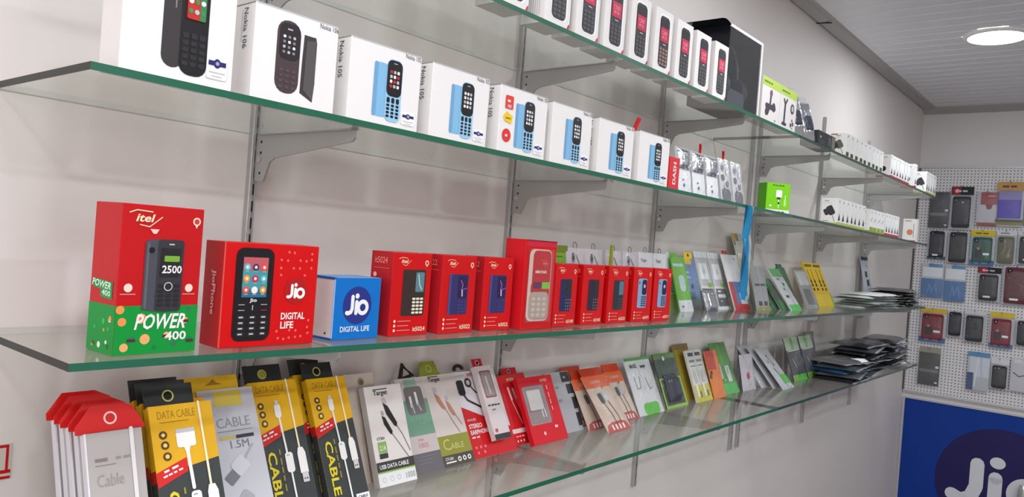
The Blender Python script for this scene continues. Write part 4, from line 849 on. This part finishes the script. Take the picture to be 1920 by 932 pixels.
# white data cable box
w, h, d = .0805, .162, .014
t = thing('cable_box', 'white data cable box with two black connectors printed on it', 'cable box', (.527, -.123, SD), 0, 21.5)
skin(t, w, h, d, C(230, 224, 220), left=C(206, 198, 196)); a = Art(Face('f', w, h)); a.text('Target', .22, .885, .0105, DGY, 3, w=.030, bold=1); a.rect(.22, .955, .6, .965, DGY, 3)
a.text('CT201', .12, .455, .0045, DGY, 3); a.rr(.12, .325, .34, .435, .001, C(140, 180, 90), 3); a.text('2.1A', .15, .35, .008, W3, 5, w=.013); a.rect(.12, .27, .34, .32, DGY, 3); a.rect(.0, .145, 1, .24, C(70, 66, 66), 3); a.text('USB DATA CABLE', .07, .17, .0068, W3, 5, w=.062); a.rect(.0, .13, 1, .145, C(150, 190, 80), 3); a.rect(0, .0, 1, .13, C(236, 236, 238), 2); a.text('1000', .72, .035, .0095, GRY, 3, w=.020, bold=0)
for u in (.14, .34, .53): a.ring(u, .065, .004, .0008, LGY, 3)
a.build('lettering', t)
a = Art(Face('f', w, h)); a.rr(.42, .80, .52, .87, .001, C(196, 190, 190), 3, rot=22); a.poly([(.42, .82), (.54, .78), (.72, .60), (.70, .56), (.64, .57), (.47, .70)], C(40, 34, 34), 4); a.line([(.69, .58), (.82, .47), (.95, .3)], .0016, GRY, 3)
a.rr(.34, .69, .41, .74, .001, C(176, 170, 170), 3, rot=22); a.poly([(.34, .69), (.42, .67), (.56, .52), (.53, .49), (.49, .50), (.37, .60)], C(40, 34, 34), 4); a.line([(.54, .5), (.70, .38), (.88, .24)], .0016, GRY, 3); a.build('cable_picture', t)
# green and grey cable box
w, h, d = .066, .168, .012
t = thing('cable_box', 'mint green and grey cable box with a window and black hook', 'cable box', (.6225, -.108, SD), 0, 27)
skin(t, w, h, d, C(206, 200, 198)); a = Art(Face('f', w, h)); a.rect(0, .38, 1, .76, C(120, 164, 140), 1); a.rect(0, .20, 1, .38, C(204, 194, 192), 1); a.rect(0, 0, 1, .20, C(108, 106, 112), 1); a.rr(.3, .88, .72, .985, .001, C(150, 186, 166), 2); a.build('colour_bands', t)
a = Art(Face('f', w, h)); a.rr(.22, .60, .86, .90, .006, C(120, 114, 116), 3); a.rr(.34, .68, .42, .8, .001, W3, 4); a.rr(.56, .7, .64, .84, .001, W3, 4); a.line([(.4, .72), (.42, .62)], .003, LGY, 4); a.line([(.6, .72), (.68, .64)], .003, LGY, 4); a.build('window', t, 'grey window with white plugs')
a = Art(Face('f', w, h)); a.text('CABLE', .22, .50, .010, C(140, 180, 156), 4, w=.034, bold=0); a.text('YOUR', .32, .32, .006, C(210, 150, 150), 4); a.text('100S', .30, .25, .009, C(220, 150, 150), 4, w=.022, bold=0); fake_lines(a, .15, .16, .7, 3, .035, C(126, 126, 130)); a.build('lettering', t)
b = MB(); b.tube([(.018, .006, h - .002), (.032, .006, h + .026), (.05, .006, h + .006), (.018, .006, h - .001)], .0042, C(40, 36, 38)); b.build('hook', t, 'black plastic hook')
# olive cable box
w, h, d = .080, .168, .012
t = thing('cable_box', 'white cable box with olive band and brass-coloured plugs', 'cable box', (.6885, -.108, SD), 0, 27)
skin(t, w, h, d, C(216, 206, 200)); b = MB(); b.prism([(.0, h), (.055, h), (.05, h + .008), (.045, h + .028), (.01, h + .028), (.004, h + .012)], 1, .005, .0065, C(140, 150, 50)); b.build('header', t, 'olive header tab'); a = Art(Face('f', w, h, off=-.005)); a.ring(.34, (h + .014) / h, .007, .0014, C(200, 205, 140), 2); a.build('hang_hole', t)
a = Art(Face('f', w, h)); a.rect(0, .12, 1, .325, C(150, 150, 60), 1); a.rect(0, 0, 1, .12, C(84, 76, 64), 1); a.build('colour_bands', t)
a = Art(Face('f', w, h)); a.text('Target', .16, .91, .010, DGY, 3, w=.030, bold=1); a.rect(.16, .975, .5, .985, DGY, 3); a.text('C', .12, .17, .020, C(200, 206, 120), 3, bold=0); a.text('ABLE', .34, .175, .010, C(210, 214, 140), 3, w=.034, bold=0); a.text('CT-201', .08, .065, .005, W3, 3); a.rect(.08, .035, .4, .05, W3, 3)
for u in (.52, .68, .84): a.disc(u, .06, .0045, W3, 3); a.disc(u, .06, .002, DGY, 4)
a.build('lettering', t)
a = Art(Face('f', w, h)); PK = C(190, 130, 110); a.rr(.24, .80, .34, .86, .001, LGY, 3, rot=20); a.poly([(.24, .80), (.36, .76), (.50, .62), (.46, .60), (.38, .62), (.28, .70)], PK, 4); a.line([(.48, .62), (.62, .46), (.75, .34)], .0018, C(170, 140, 130), 3); a.rr(.56, .70, .64, .75, .001, LGY, 3, rot=20); a.poly([(.55, .70), (.64, .67), (.76, .54), (.73, .52), (.66, .53), (.58, .6)], PK, 4); a.line([(.74, .54), (.88, .42)], .0018, C(170, 140, 130), 3); a.build('cable_picture', t)
# stereo earphone box
w, h, d = .125, .168, .014
t = thing('earphone_box', 'red and white stereo earphone box with black earphone picture', 'earphone box', (.7715, -.104, SD), 0, 28)
skin(t, w, h, d, C(222, 216, 222)); ER = C(206, 22, 30)
a = Art(Face('f', w, h)); a.poly([(0, 0), (1, 0), (1, .28), (.55, .42), (0, .60)], ER, 1); a.build('red_panel', t)
a = Art(Face('f', w, h)); a.text('INTEX', .34, .935, .006, C(220, 60, 60), 3, w=.022); a.rect(.04, .945, .26, .955, LGY, 3); a.text('HI-N-425', .07, .42, .0045, C(240, 200, 200), 3); a.text('STEREO', .07, .335, .0085, WHT, 3, w=.036, bold=1); a.text('EARPHONES', .07, .265, .0085, WHT, 3, w=.056, bold=1); a.text('WITH MIC', .07, .22, .005, C(240, 210, 210), 3, w=.026)
for u, v in ((.1, .12), (.2, .12), (.3, .12), (.12, .06), (.26, .06)): a.disc(u, v, .003, C(226, 120, 120), 3)
a.build('lettering', t)
a = Art(Face('f', w, h)); a.rr(.05, .72, .20, .90, .006, C(40, 38, 40), 4); a.line([(.12, .76), (.2, .66), (.45, .56), (.6, .50)], .0042, C(40, 38, 40), 4); a.disc(.31, .86, .0095, C(60, 56, 58), 4); a.disc(.31, .86, .005, LGY, 5); a.line([(.34, .82), (.42, .74), (.55, .70)], .0028, C(50, 46, 48), 4); a.build('earphone_picture', t)
b = MB(); b.tube([(.030 + .012 * math.cos(R(q)), .006, h + .005 + .009 * math.sin(R(q))) for q in range(0, 181, 20)], .0035, C(44, 40, 42)); b.build('hook', t, 'black plastic hook')
# white slim box in front of reds
pack('charger_box', 'slim white box with a grey window standing before the red packs', 'charger box', (0.823, -0.1085, 1.0714), 0.046, 0.146, C(222, 212, 212), lean=28, th=.012, patches=[(.16, .56, .84, .93, C(150, 60, 60), .003), (.20, .575, .80, .915, C(160, 150, 150), .003), (0, 0, 1, .07, C(60, 56, 58))], texts=[('RISE CHARGER', .12, .44, .005, DGY, {'w': .036}), ('SMART', .3, .38, .004, GRY)], discs=[(.2, .12, .0035, C(200, 60, 70))], lines=[([(.45, .84), (.48, .62)], .0055, C(206, 196, 196))], header=(C(196, 30, 40), .016, .6, .0))
# red cable pack and red charger window pack
pack('cable_box', 'red pack with pale twin cable picture beside the slim white box', 'cable box', (0.903, -0.086, SD), 0.098, 0.145, C(208, 26, 34), lean=26, th=.009, patches=[(.12, .16, .85, .22, C(240, 214, 210), .001)], texts=[('INTEX', .35, .90, .006, C(244, 214, 160), {'w': .024}), ('MORE ENERGY', .18, .10, .004, C(240, 200, 200))], lines=[([(.35, .62), (.5, .28)], .002, C(240, 200, 190)), ([(.5, .62), (.62, .3)], .002, C(240, 200, 190)), ([(.33, .8), (.36, .64)], .006, C(226, 200, 190)), ([(.48, .78), (.51, .64)], .006, C(226, 200, 190))], discs=[(.2, .05, .002, W3), (.3, .05, .002, W3), (.4, .05, .002, W3)], header=(C(196, 30, 40), .014, .5, .3))
t = pack('charger_box', 'large red pack with a clear window showing a white charger', 'charger box', (0.945, -0.11, SD), 0.118, 0.14, C(214, 24, 40), lean=26, th=.012, patches=[(.06, .28, .66, .86, C(170, 150, 150), .004), (.10, .5, .55, .8, C(206, 196, 196), .004)], texts=[('INTEX', .62, .90, .006, C(240, 200, 160), {'w': .024}), ('FAST CHARGER', .74, .84, .005, C(250, 180, 190), {'rot': -90, 'w': .06}), ('1 A', .68, .18, .009, C(240, 200, 190))], lines=[([(.45, .5), (.46, .38)], .003, W3), ([(.53, .5), (.54, .38)], .003, W3)], discs=[(.36, .14, .004, C(244, 190, 190))])
b = MB(); b.box((.008, -.009, .042), (.074, -.001, .122), PANE); b.build('window', t, bevel=.003)
b = MB(); b.box((.014, -.007, .068), (.058, -.001, .112), C(222, 216, 214, rough=.2)); b.build('charger', t, bevel=.004)
pack('cable_box', 'pale grey card with black blocks down its far edge', 'cable box', (1.066, -0.088, SD), 0.088, 0.136, C(176, 176, 182), lean=25, th=.008, patches=[(.62, .82, .98, .99, DGY), (.74, .62, 1, .78, C(56, 58, 62)), (.84, .36, 1, .56, C(56, 58, 62)), (.84, .08, 1, .30, C(56, 58, 62))], texts=[('A35', .68, .87, .008, C(150, 170, 150)), ('TPS', .3, .5, .009, C(150, 150, 158)), ('eco', .3, .72, .008, C(120, 160, 140))])
# orange header cable bags
def orange_pack(x, y, lean, label, roll=0, w=.085, h=.120, yaw=0, seed=0):
    t = thing('cable_bag', label, 'cable bag', (x, y, SD), yaw, lean, roll, group='orange-headed cable bags')
    carton(t, w, h, .002, C(214, 190, 172), name='card'); a = Art(Face('f', w, h)); a.rect(0, .78, 1, 1.0, ORG, 1); a.text('CABLE', .25, .86, .007, C(240, 190, 170), 3, w=.04)
    a.build('orange_header', t, 'orange header band')
    b = MB(); b.box((w * .05, .0005, h), (w * .95, .0018, h + .020), C(196, 60, 30)); b.build('header', t)
    a = Art(Face('f', w, h)); a.poly([(0, .0), (1, 0), (.9, .14), (.7, .17), (.3, .16), (.1, .12)], C(190, 70, 66), 1); 
    for u in (.25, .4, .55, .7): a.rect(u, .03, u + .07, .12, C(236, 226, 220), 2)
    a.build('base_print', t)
    a = Art(Face('f', w, h)); a.rr(.30, .50, .46, .68, .003, C(70, 66, 70), 4, rot=10); a.rr(.50, .52, .64, .70, .003, C(190, 196, 204), 4, rot=10); a.line([(.40, .52), (.50, .30), (.52, .12)], .0025, C(70, 56, 54), 3); a.line([(.60, .54), (.70, .30), (.72, .12)], .0025, C(70, 56, 54), 3); a.disc(.62, .76, .003, C(120, 60, 60), 4); a.build('cable_picture', t)
    pillow(FILM, w, h * .97, .006, 100 + seed).build('film', t, smooth=True)
orange_pack(1.140, -.072, 24, 'rear orange-headed cable bag with upright tab', seed=1)
orange_pack(1.150, -.105, 30, 'middle orange-headed cable bag, mostly hidden', seed=2)
orange_pack(1.172, -.142, 38, 'front orange-headed cable bag with silver plugs', w=.098, h=.140, seed=3)
orange_pack(1.300, -.098, 31, 'orange-headed cable bag with black plugs beside the white-green pouch', w=.080, h=.125, seed=4)
pack('earphone_pouch', 'white pouch with green top and green base holding wire pictures', 'accessory pouch', (1.391, -0.095, SD), 0.125, 0.148, C(214, 214, 216), lean=25, th=.003, patches=[(0, .95, 1, 1, C(70, 160, 60)), (.25, 0, .85, .20, C(90, 190, 60), .012)], texts=[('MUSIC', .15, .82, .010, DGY, {'w': .034}), ('BASS', .55, .80, .010, DGY, {'w': .03})], lines=[([(.2, .66), (.22, .46), (.34, .46), (.40, .66)], .0018, GRY), ([(.62, .64), (.70, .42), (.82, .46)], .0018, GRY)], wrap=FILM, wrapd=.008, seed=110)
t = pack('mouse_card', 'dark green card holding a glossy dark gadget in a lime tray', 'accessory pack', (1.54, -0.09, SD), 0.12, 0.148, C(50, 72, 58), lean=23, th=.003, patches=[(0, 0, 1, .55, C(150, 190, 70)), (.07, .05, .93, .52, C(50, 64, 54)), (0, .9, 1, 1, C(90, 130, 60))], discs=[(.42, .90, .006, W3)], wrap=FILM, wrapd=.004, seed=111)
b = pillow(C(70, 74, 84, rough=.12), .062, .075, .018, 112, .001); b.v = [(p[0] + .02, p[1] - .004, p[2] + .015) for p in b.v]; b.build('gadget', t, smooth=True)
pack('cable_card', 'brown and yellow pack standing behind the white and yellow one', 'accessory pack', (1.69, -0.068, SD), 0.088, 0.162, C(160, 140, 50), lean=20, th=.006, patches=[(0, .9, 1, 1, C(130, 104, 70))])
pack('cable_card', 'white card with two columns of print and yellow base', 'accessory pack', (1.708, -0.096, SD), 0.096, 0.148, C(220, 216, 210), lean=21, th=.007, patches=[(0, 0, 1, .32, C(206, 196, 70)), (.1, .88, .44, .95, DGY), (.55, .88, .9, .95, DGY), (.1, .76, .44, .81, GRY), (.55, .76, .9, .81, GRY), (.49, .3, .51, 1, LGY), (.1, .68, .44, .70, GRY), (.55, .68, .9, .70, GRY), (.3, .08, .4, .2, C(110, 90, 40)), (.75, .08, .85, .2, C(110, 90, 40)), (.14, .10, .24, .34, W3), (.58, .10, .68, .34, W3)], lines=[([(.16, .6), (.18, .38), (.28, .38), (.26, .6)], .0012, GRY), ([(.62, .6), (.64, .38), (.76, .38), (.74, .6)], .0012, GRY)], wrap=FILM, wrapd=.005, seed=113)
pack('cable_card', 'red-topped orange pack between the yellow and green ones', 'accessory pack', (1.808, -0.1, SD), 0.08, 0.14, C(236, 130, 40), lean=19, th=.003, patches=[(0, .6, .7, 1, C(200, 60, 44)), (.1, .5, .3, .58, C(90, 50, 30)), (0, .42, .2, .5, BRO)], wrap=FILM, seed=114)
pack('charger_card', 'green card with two white chargers and a curved top', 'accessory pack', (1.901, -0.088, SD), 0.112, 0.16, C(80, 150, 64), lean=24, th=.003, patches=[(0, .8, 1, 1, C(90, 140, 70)), (.42, .55, .55, .95, C(100, 170, 60)), (.1, .3, .28, .58, C(206, 206, 206), .003), (.52, .22, .78, .54, C(214, 222, 222), .004), (.1, 0, 1, .2, C(80, 190, 90))], lines=[([(.17, .58), (.17, .4)], .003, DGY), ([(.62, .55), (.64, .4)], .003, DGY)], wrap=FILM, wrapd=.010, seed=115)
pack('coin_pouch', 'clear pointed pouch with a crimson oval on a white card', 'accessory pouch', (2.022, -0.096, SD), 0.1, 0.113, C(206, 200, 208), lean=12, th=.002, patches=[], discs=[(.5, .40, .011, C(176, 40, 80))], wrap=FILM, wrapd=.006, seed=116)
for k, (x, y, ln, ro, lbl) in enumerate([(2.150, -.105, 38, 0, 'white wire pouch leaning at the back of the white group'), (2.180, -.131, 40, 0, 'middle white wire pouch of the leaning white group'), (2.192, -.159, 42, 0, 'front white wire pouch with green corner, leaning far back')]):
    pack('earphone_pouch', lbl, 'accessory pouch', (x, y, SD), .10, .158, C(196, 196, 200), yaw=0, lean=ln, roll=ro, th=.002, patches=[(.45, .12, 1, .34, C(90, 190, 70))] if k == 2 else [], discs=[(.5, .8, .004, DGY), (.3, .66, .004, GRY), (.6, .58, .006, GRY)], lines=[([(.4, .5), (.5, .36)], .004, DGY), ([(.5, .75), (.65, .6)], .003, GRY)], wrap=FILM, wrapd=.006, seed=117 + k, group='white wire pouches on the lowest shelf')
for k, (x, y) in enumerate([(2.404, -.120), (2.553, -.120)]):
    pack('mouse_card', ['dark card with bright green foot, nearer one', 'dark card with bright green foot, farther one'][k], 'accessory pack', (x, y, SD), .135, .154, C(66, 66, 74), yaw=0, lean=20, th=.003, patches=[(0, 0, 1, .14, C(80, 190, 60)), (0, .7, 1, 1, C(170, 186, 160)), (.4, .72, .6, 1, C(100, 170, 60)), (.1, .03, .25, .1, C(226, 120, 60), .003)], lines=[([(.3, .5), (.45, .3)], .004, LGY), ([(.5, .55), (.58, .35)], .003, LGY), ([(.1, .68), (.9, .7)], .002, W3)], wrap=FILM, wrapd=.010, seed=120 + k, group='dark cards with green feet')
pack('mouse_card', 'dull olive pack at the end of the dark cards', 'accessory pack', (2.722, -0.062, SD), 0.108, 0.152, C(84, 92, 80), yaw=0, lean=11, th=.003, patches=[(.1, .6, .5, 1, C(110, 120, 60)), (0, 0, 1, .15, C(80, 150, 60))], wrap=FILM, wrapd=.006, seed=122)
# dark pile on the lowest shelf
cols = [PM(70, 76, 86), PM(96, 94, 98), PM(62, 70, 76), PM(50, 50, 56), PM(120, 120, 122), PM(44, 44, 52)]
q = 0
for si, (x, y, n, L_, nm) in enumerate([(2.705, -.178, 5, .24, 'front'), (3.025, -.150, 8, .32, 'middle'), (3.405, -.150, 8, .36, 'far')]):
    for k in range(n):
        q += 1
        flat_pouch(x + .009 * ((k * 5) % 3 - 1), y + .008 * ((k * 7) % 3 - 1), SD + .0006 + .0150 * k, L_, .150, (0, 9, -7, 4, -11, 7, -3, 12)[(k + si) % 8] * (.7 if si else 1), PM(62, 120, 172) if (si == 0 and k == 2) else cols[(q * 5) % 6], FILM, '%s dark flat pouch in the %s stack on the lowest shelf' % ((nth[k] if k < n - 1 else 'topmost'), nm) if not (si == 0 and k == 2) else 'blue flat pouch inside the front stack on the lowest shelf', 'dark flat pouches on the lowest shelf', 130 + q, hgt=.0108, stripe=None)

# ------------------------------------------------------------------ pegboard packs
def case_pack(key, y0, z1, y1, z0, label, case, header=None, foot=None, inner=None, film=FILM, dy=0, cam=True, proud=.012, head=.0, style='case', roll=0):
    """phone-case pack hung on the pegboard; y0 > y1 run away from the wall corner"""
    w = y0 - y1; h = z1 - z0
    t = thing('phone_case_pack', label, 'phone case pack', (LX - .034, y0, z0), -90, 0, roll, group=key)
    b = MB(); b.box((0, .004, 0), (w, .006, h), C(200, 202, 206)); b.build('backing_card', t)
    hh = header[1] if header else .0
    if header:
        b = MB(); b.box((0, .0005, h * (1 - hh)), (w, .004, h), header[0]); b.build('header', t)
        a = Art(Face('f', w, h, off=-.0005))
        if len(header) > 2: a.text(header[2], .5, 1 - hh * .5, h * hh * .36, header[3], 2, al='c', w=w * .6)
        if header[0] is BLK: a.rect(.03, 1 - hh * .95, .42, 1 - hh * .05, C(150, 24, 50), 1); a.disc(.25, 1 - hh * .5, h * hh * .22, C(220, 170, 180), 2)
        a.build('header_print', t)
    f0 = 0
    if foot:
        f0 = foot[1]; b = MB(); b.box((0, .001, 0), (w, .004, h * f0), foot[0]); b.build('foot_band', t)
        a = Art(Face('f', w, h, off=-.001)); a.text('OPTIMA', .5, f0 * .5, h * f0 * .35, C(150, 190, 220), 2, al='c', w=w * .6); a.build('foot_print', t)
    if style == 'case':
        cw, c0, c1 = w * .80, h * max(f0 * .6, .04), h * (1 - hh - .03)
        b = MB(); pts = []; r = .010; x0, x1 = (w - cw) / 2, (w + cw) / 2
        for qx, qz, a0 in ((x1 - r, c0 + r, -90), (x1 - r, c1 - r, 0), (x0 + r, c1 - r, 90), (x0 + r, c0 + r, 180)):
            for k in range(5): tt = R(a0 + k * 22.5); pts.append((qx + r * math.cos(tt), qz + r * math.sin(tt)))
        b.prism(pts, 1, -.009, .0005, case); b.build('phone_case', t, bevel=.0018)
        a = Art(Face('f', w, h, off=.0092)); ch = c1 / h; a.rr(.18, ch - .16, .34, ch - .05, .003, C(20, 20, 22, rough=.15), 2); a.disc(.26, ch - .09, .003, LGY, 3)
        if inner == 'ring': a.disc(.55, ch - .14, .0045, C(200, 200, 204), 3)
        elif inner == 'bands':
            for v in (.3, .42, .54): a.rect(.15, v, .85, v + .012, C(30, 28, 32), 2)
        elif inner == 'people': a.disc(.35, .48, .007, C(170, 130, 110), 3); a.rr(.22, .22, .5, .45, .006, C(40, 40, 50), 2); a.rr(.55, .3, .8, .36, .001, W3, 2)
        elif inner == 'label': a.rr(.3, .12, .6, .17, .001, W3, 2)
        elif inner == 'leaf': a.line([(.3, .3), (.5, .5), (.45, .7)], .005, C(140, 130, 90), 2); a.line([(.6, .2), (.7, .45)], .006, C(150, 140, 70), 2)
        a.build('case_detail', t)
    elif style == 'blue':
        a = Art(Face('f', w, h, off=-.0038)); a.rect(.05, .6, .95, .88, W3, 1); a.rect(.0, .0, 1, .55, C(70, 120, 176), 1); a.line([(.3, .1), (.4, .4), (.5, .15), (.65, .42), (.75, .1)], .003, C(120, 160, 206), 2); a.rect(.3, .88, .95, .98, C(60, 140, 190), 2); a.build('card_print', t)
    elif style == 'purple':
        a = Art(Face('f', w, h, off=-.0038)); a.rr(.08, .46, .92, .86, .004, C(150, 140, 196), 1); a.rr(.08, .18, .92, .60, .004, C(84, 66, 196), 2); a.rect(0, .03, 1, .1, C(150, 140, 60), 2); a.rect(0, .1, 1, .16, C(80, 80, 70), 2); a.build('card_print', t)
    elif style == 'redwhite':
        a = Art(Face('f', w, h, off=-.0038)); a.rect(.18, .62, .95, .98, C(170, 60, 66), 1); a.rect(.1, .12, .95, .62, C(210, 208, 212), 1); a.poly([(.4, .62), (.75, .62), (.68, .5), (.5, .48)], C(140, 60, 70), 2); a.rect(.05, 0, .95, .1, C(160, 70, 56), 1); a.rect(.5, .86, .85, .88, W3, 2); a.build('card_print', t)
    elif style == 'dark':
        a = Art(Face('f', w, h, off=-.0038)); a.rect(.0, .0, 1, 1, case, 1); a.rect(.05, .34, .95, .42, C(120, 120, 124), 2); a.rect(.8, .46, .95, .52, W3, 3); a.rect(.8, .06, .92, .1, W3, 3); a.build('card_print', t)
    elif style == 'white':
        a = Art(Face('f', w, h, off=-.0038)); a.rect(.1, .35, 1, .95, C(222, 226, 232), 1); a.rect(0, .0, .3, .45, C(40, 80, 130), 1); a.line([(.35, .1), (.5, .9)], .008, W3, 2); a.line([(.7, .2), (.6, .85)], .006, C(190, 200, 214), 2); a.build('card_print', t)
    elif style == 'w':
        a = Art(Face('f', w, h, off=-.0038)); a.rect(0, 0, 1, 1, C(216, 212, 218), 1); a.line([(.1, .55), (.3, .45), (.5, .5), (.8, .4)], .006, C(110, 60, 90), 2); a.rect(.1, .85, .9, .95, C(230, 230, 234), 2); a.build('card_print', t)
    pillow(film, w, h * (1 - hh * .9), .013, int(abs(y0) * 997 + z0 * 331) % 90, .0012, n=7).build('film', t, smooth=True)
    # chrome peg
    yy, zz = (y0 + y1) / 2, z1 - .004
    b = MB(); b.tube([(LX - .012, yy, zz), (LX - .034, yy, zz), (LX - .060, yy, zz + .001), (LX - .066, yy, zz + .007)], .0022, CHROME, 6); tag(b.build('peg_hook'), 'short chrome peg hook carrying a phone case pack on the pegboard', 'peg hook', 'chrome peg hooks')
G_ = 'phone case packs on the pegboard'
DK = C(48, 48, 52, rough=.35); NB = C(36, 38, 48, rough=.35)
case_pack(G_, -.071, 1.916, -.170, 1.716, 'black case pack at the wall corner, topmost row of the pegboard', DK, style='dark')
case_pack(G_, -.176, 1.947, -.284, 1.712, 'black phone case under a red and black header, topmost row', DK, header=(BLK, .2, 'X-LEVEL', LGY), inner='ring')
case_pack(G_, -.300, 1.922, -.402, 1.735, 'clear pack with faded red card on the pegboard', WHT, style='redwhite')
case_pack(G_, -.390, 1.975, -.515, 1.737, 'purple pack under a gold header on the pegboard', PUR, header=(C(186, 146, 84), .2, 'FASHION', C(90, 60, 30)), style='purple')
case_pack(G_, -.520, 1.945, -.625, 1.745, 'dark case with yellow header and blue foot, cut by the frame edge', DK, header=(C(200, 170, 50), .18), foot=(C(40, 90, 140), .22), inner='label')
case_pack(G_, -.078, 1.702, -.169, 1.540, 'plain black case at the wall corner, second pegboard row', NB, foot=(C(40, 70, 96), .10), inner='label')
case_pack(G_, -.176, 1.701, -.280, 1.522, 'black ribbed case beside the teal one on the pegboard', DK, inner='bands')
case_pack(G_, -.286, 1.712, -.400, 1.520, 'teal green case with yellow header and blue foot', C(40, 84, 74), header=(C(206, 180, 44), .17, 'FASHION', C(110, 80, 20)), foot=(C(40, 100, 160), .16), inner='people')
case_pack(G_, -.405, 1.715, -.497, 1.533, 'olive camouflage case in a clear pack', C(96, 96, 78), header=(C(200, 202, 206), .15, 'SMART', GRY), inner='leaf')
case_pack(G_, -.502, 1.719, -.600, 1.540, 'black case with pale header beside the olive one', DK, header=(C(196, 198, 202), .15, 'SAMSUNG', GRY), inner='label')
case_pack(G_, -.059, 1.517, -.168, 1.324, 'blue and white screen guard card nearest the corner', BLU, style='blue')
case_pack(G_, -.174, 1.517, -.278, 1.314, 'blue and white screen guard card, second from the corner', BLU, style='blue')
case_pack(G_, -.332, 1.514, -.440, 1.329, 'black case under a red and black header, third pegboard row', DK, header=(BLK, .18, 'X-LEVEL', LGY), inner='label')
case_pack(G_, -.446, 1.529, -.575, 1.324, 'maroon flip case in a shiny clear pack', C(90, 38, 44), inner='label')
case_pack(G_, -.069, 1.265, -.200, 1.076, 'dark red case with yellow header, nearest the corner', C(120, 34, 42), header=(C(206, 170, 50), .13), foot=(C(50, 100, 160), .15), inner='people')
case_pack(G_, -.206, 1.261, -.280, 1.122, 'small plain black case between a red one and a clear pack', NB)
case_pack(G_, -.286, 1.277, -.386, 1.102, 'black banded case in a crinkled clear pack', DK, header=(C(200, 200, 204), .14), inner='bands')
case_pack(G_, -.405, 1.279, -.515, 1.091, 'dark red case with yellow header, farther from the corner', C(120, 34, 42), header=(C(206, 180, 50), .15), foot=(C(50, 110, 170), .12), inner='people')
case_pack(G_, -.523, 1.250, -.612, 1.114, 'black case beyond the farther red case', NB)
case_pack(G_, -.079, 1.046, -.185, 0.836, 'dark grey card pack in the lowest pegboard row by the corner', C(64, 62, 58), header=(C(150, 144, 132), .14), style='dark')
case_pack(G_, -.317, 1.054, -.420, 0.848, 'shiny white pack with a blue corner, lowest pegboard row', WHT, header=(C(90, 140, 180), .12), style='white')
case_pack(G_, -.426, 1.035, -.508, 0.871, 'black case in a crumpled silver pack, lowest pegboard row', DK, header=(C(206, 208, 212), .2), inner='bands')
case_pack(G_, -.516, 1.049, -.639, 0.875, 'white pack with a purple scribble, lowest pegboard row', WHT, style='w')
# silver pouch in front of the banner's round letter
t = thing('foil_pouch', 'crumpled silver pouch in front of the banner lettering', 'accessory pouch', (LX - .075, -.575, .20), -90, 0, 6)
pillow(FOIL, .10, .205, .015, 201, .004).build('pouch', t, smooth=True); b = MB(); b.tube([(.03, .004, .19), (.03, .004, .225), (.038, .02, .235), (.04, .062, .235)], .002, CHROME); b.build('hook', t)
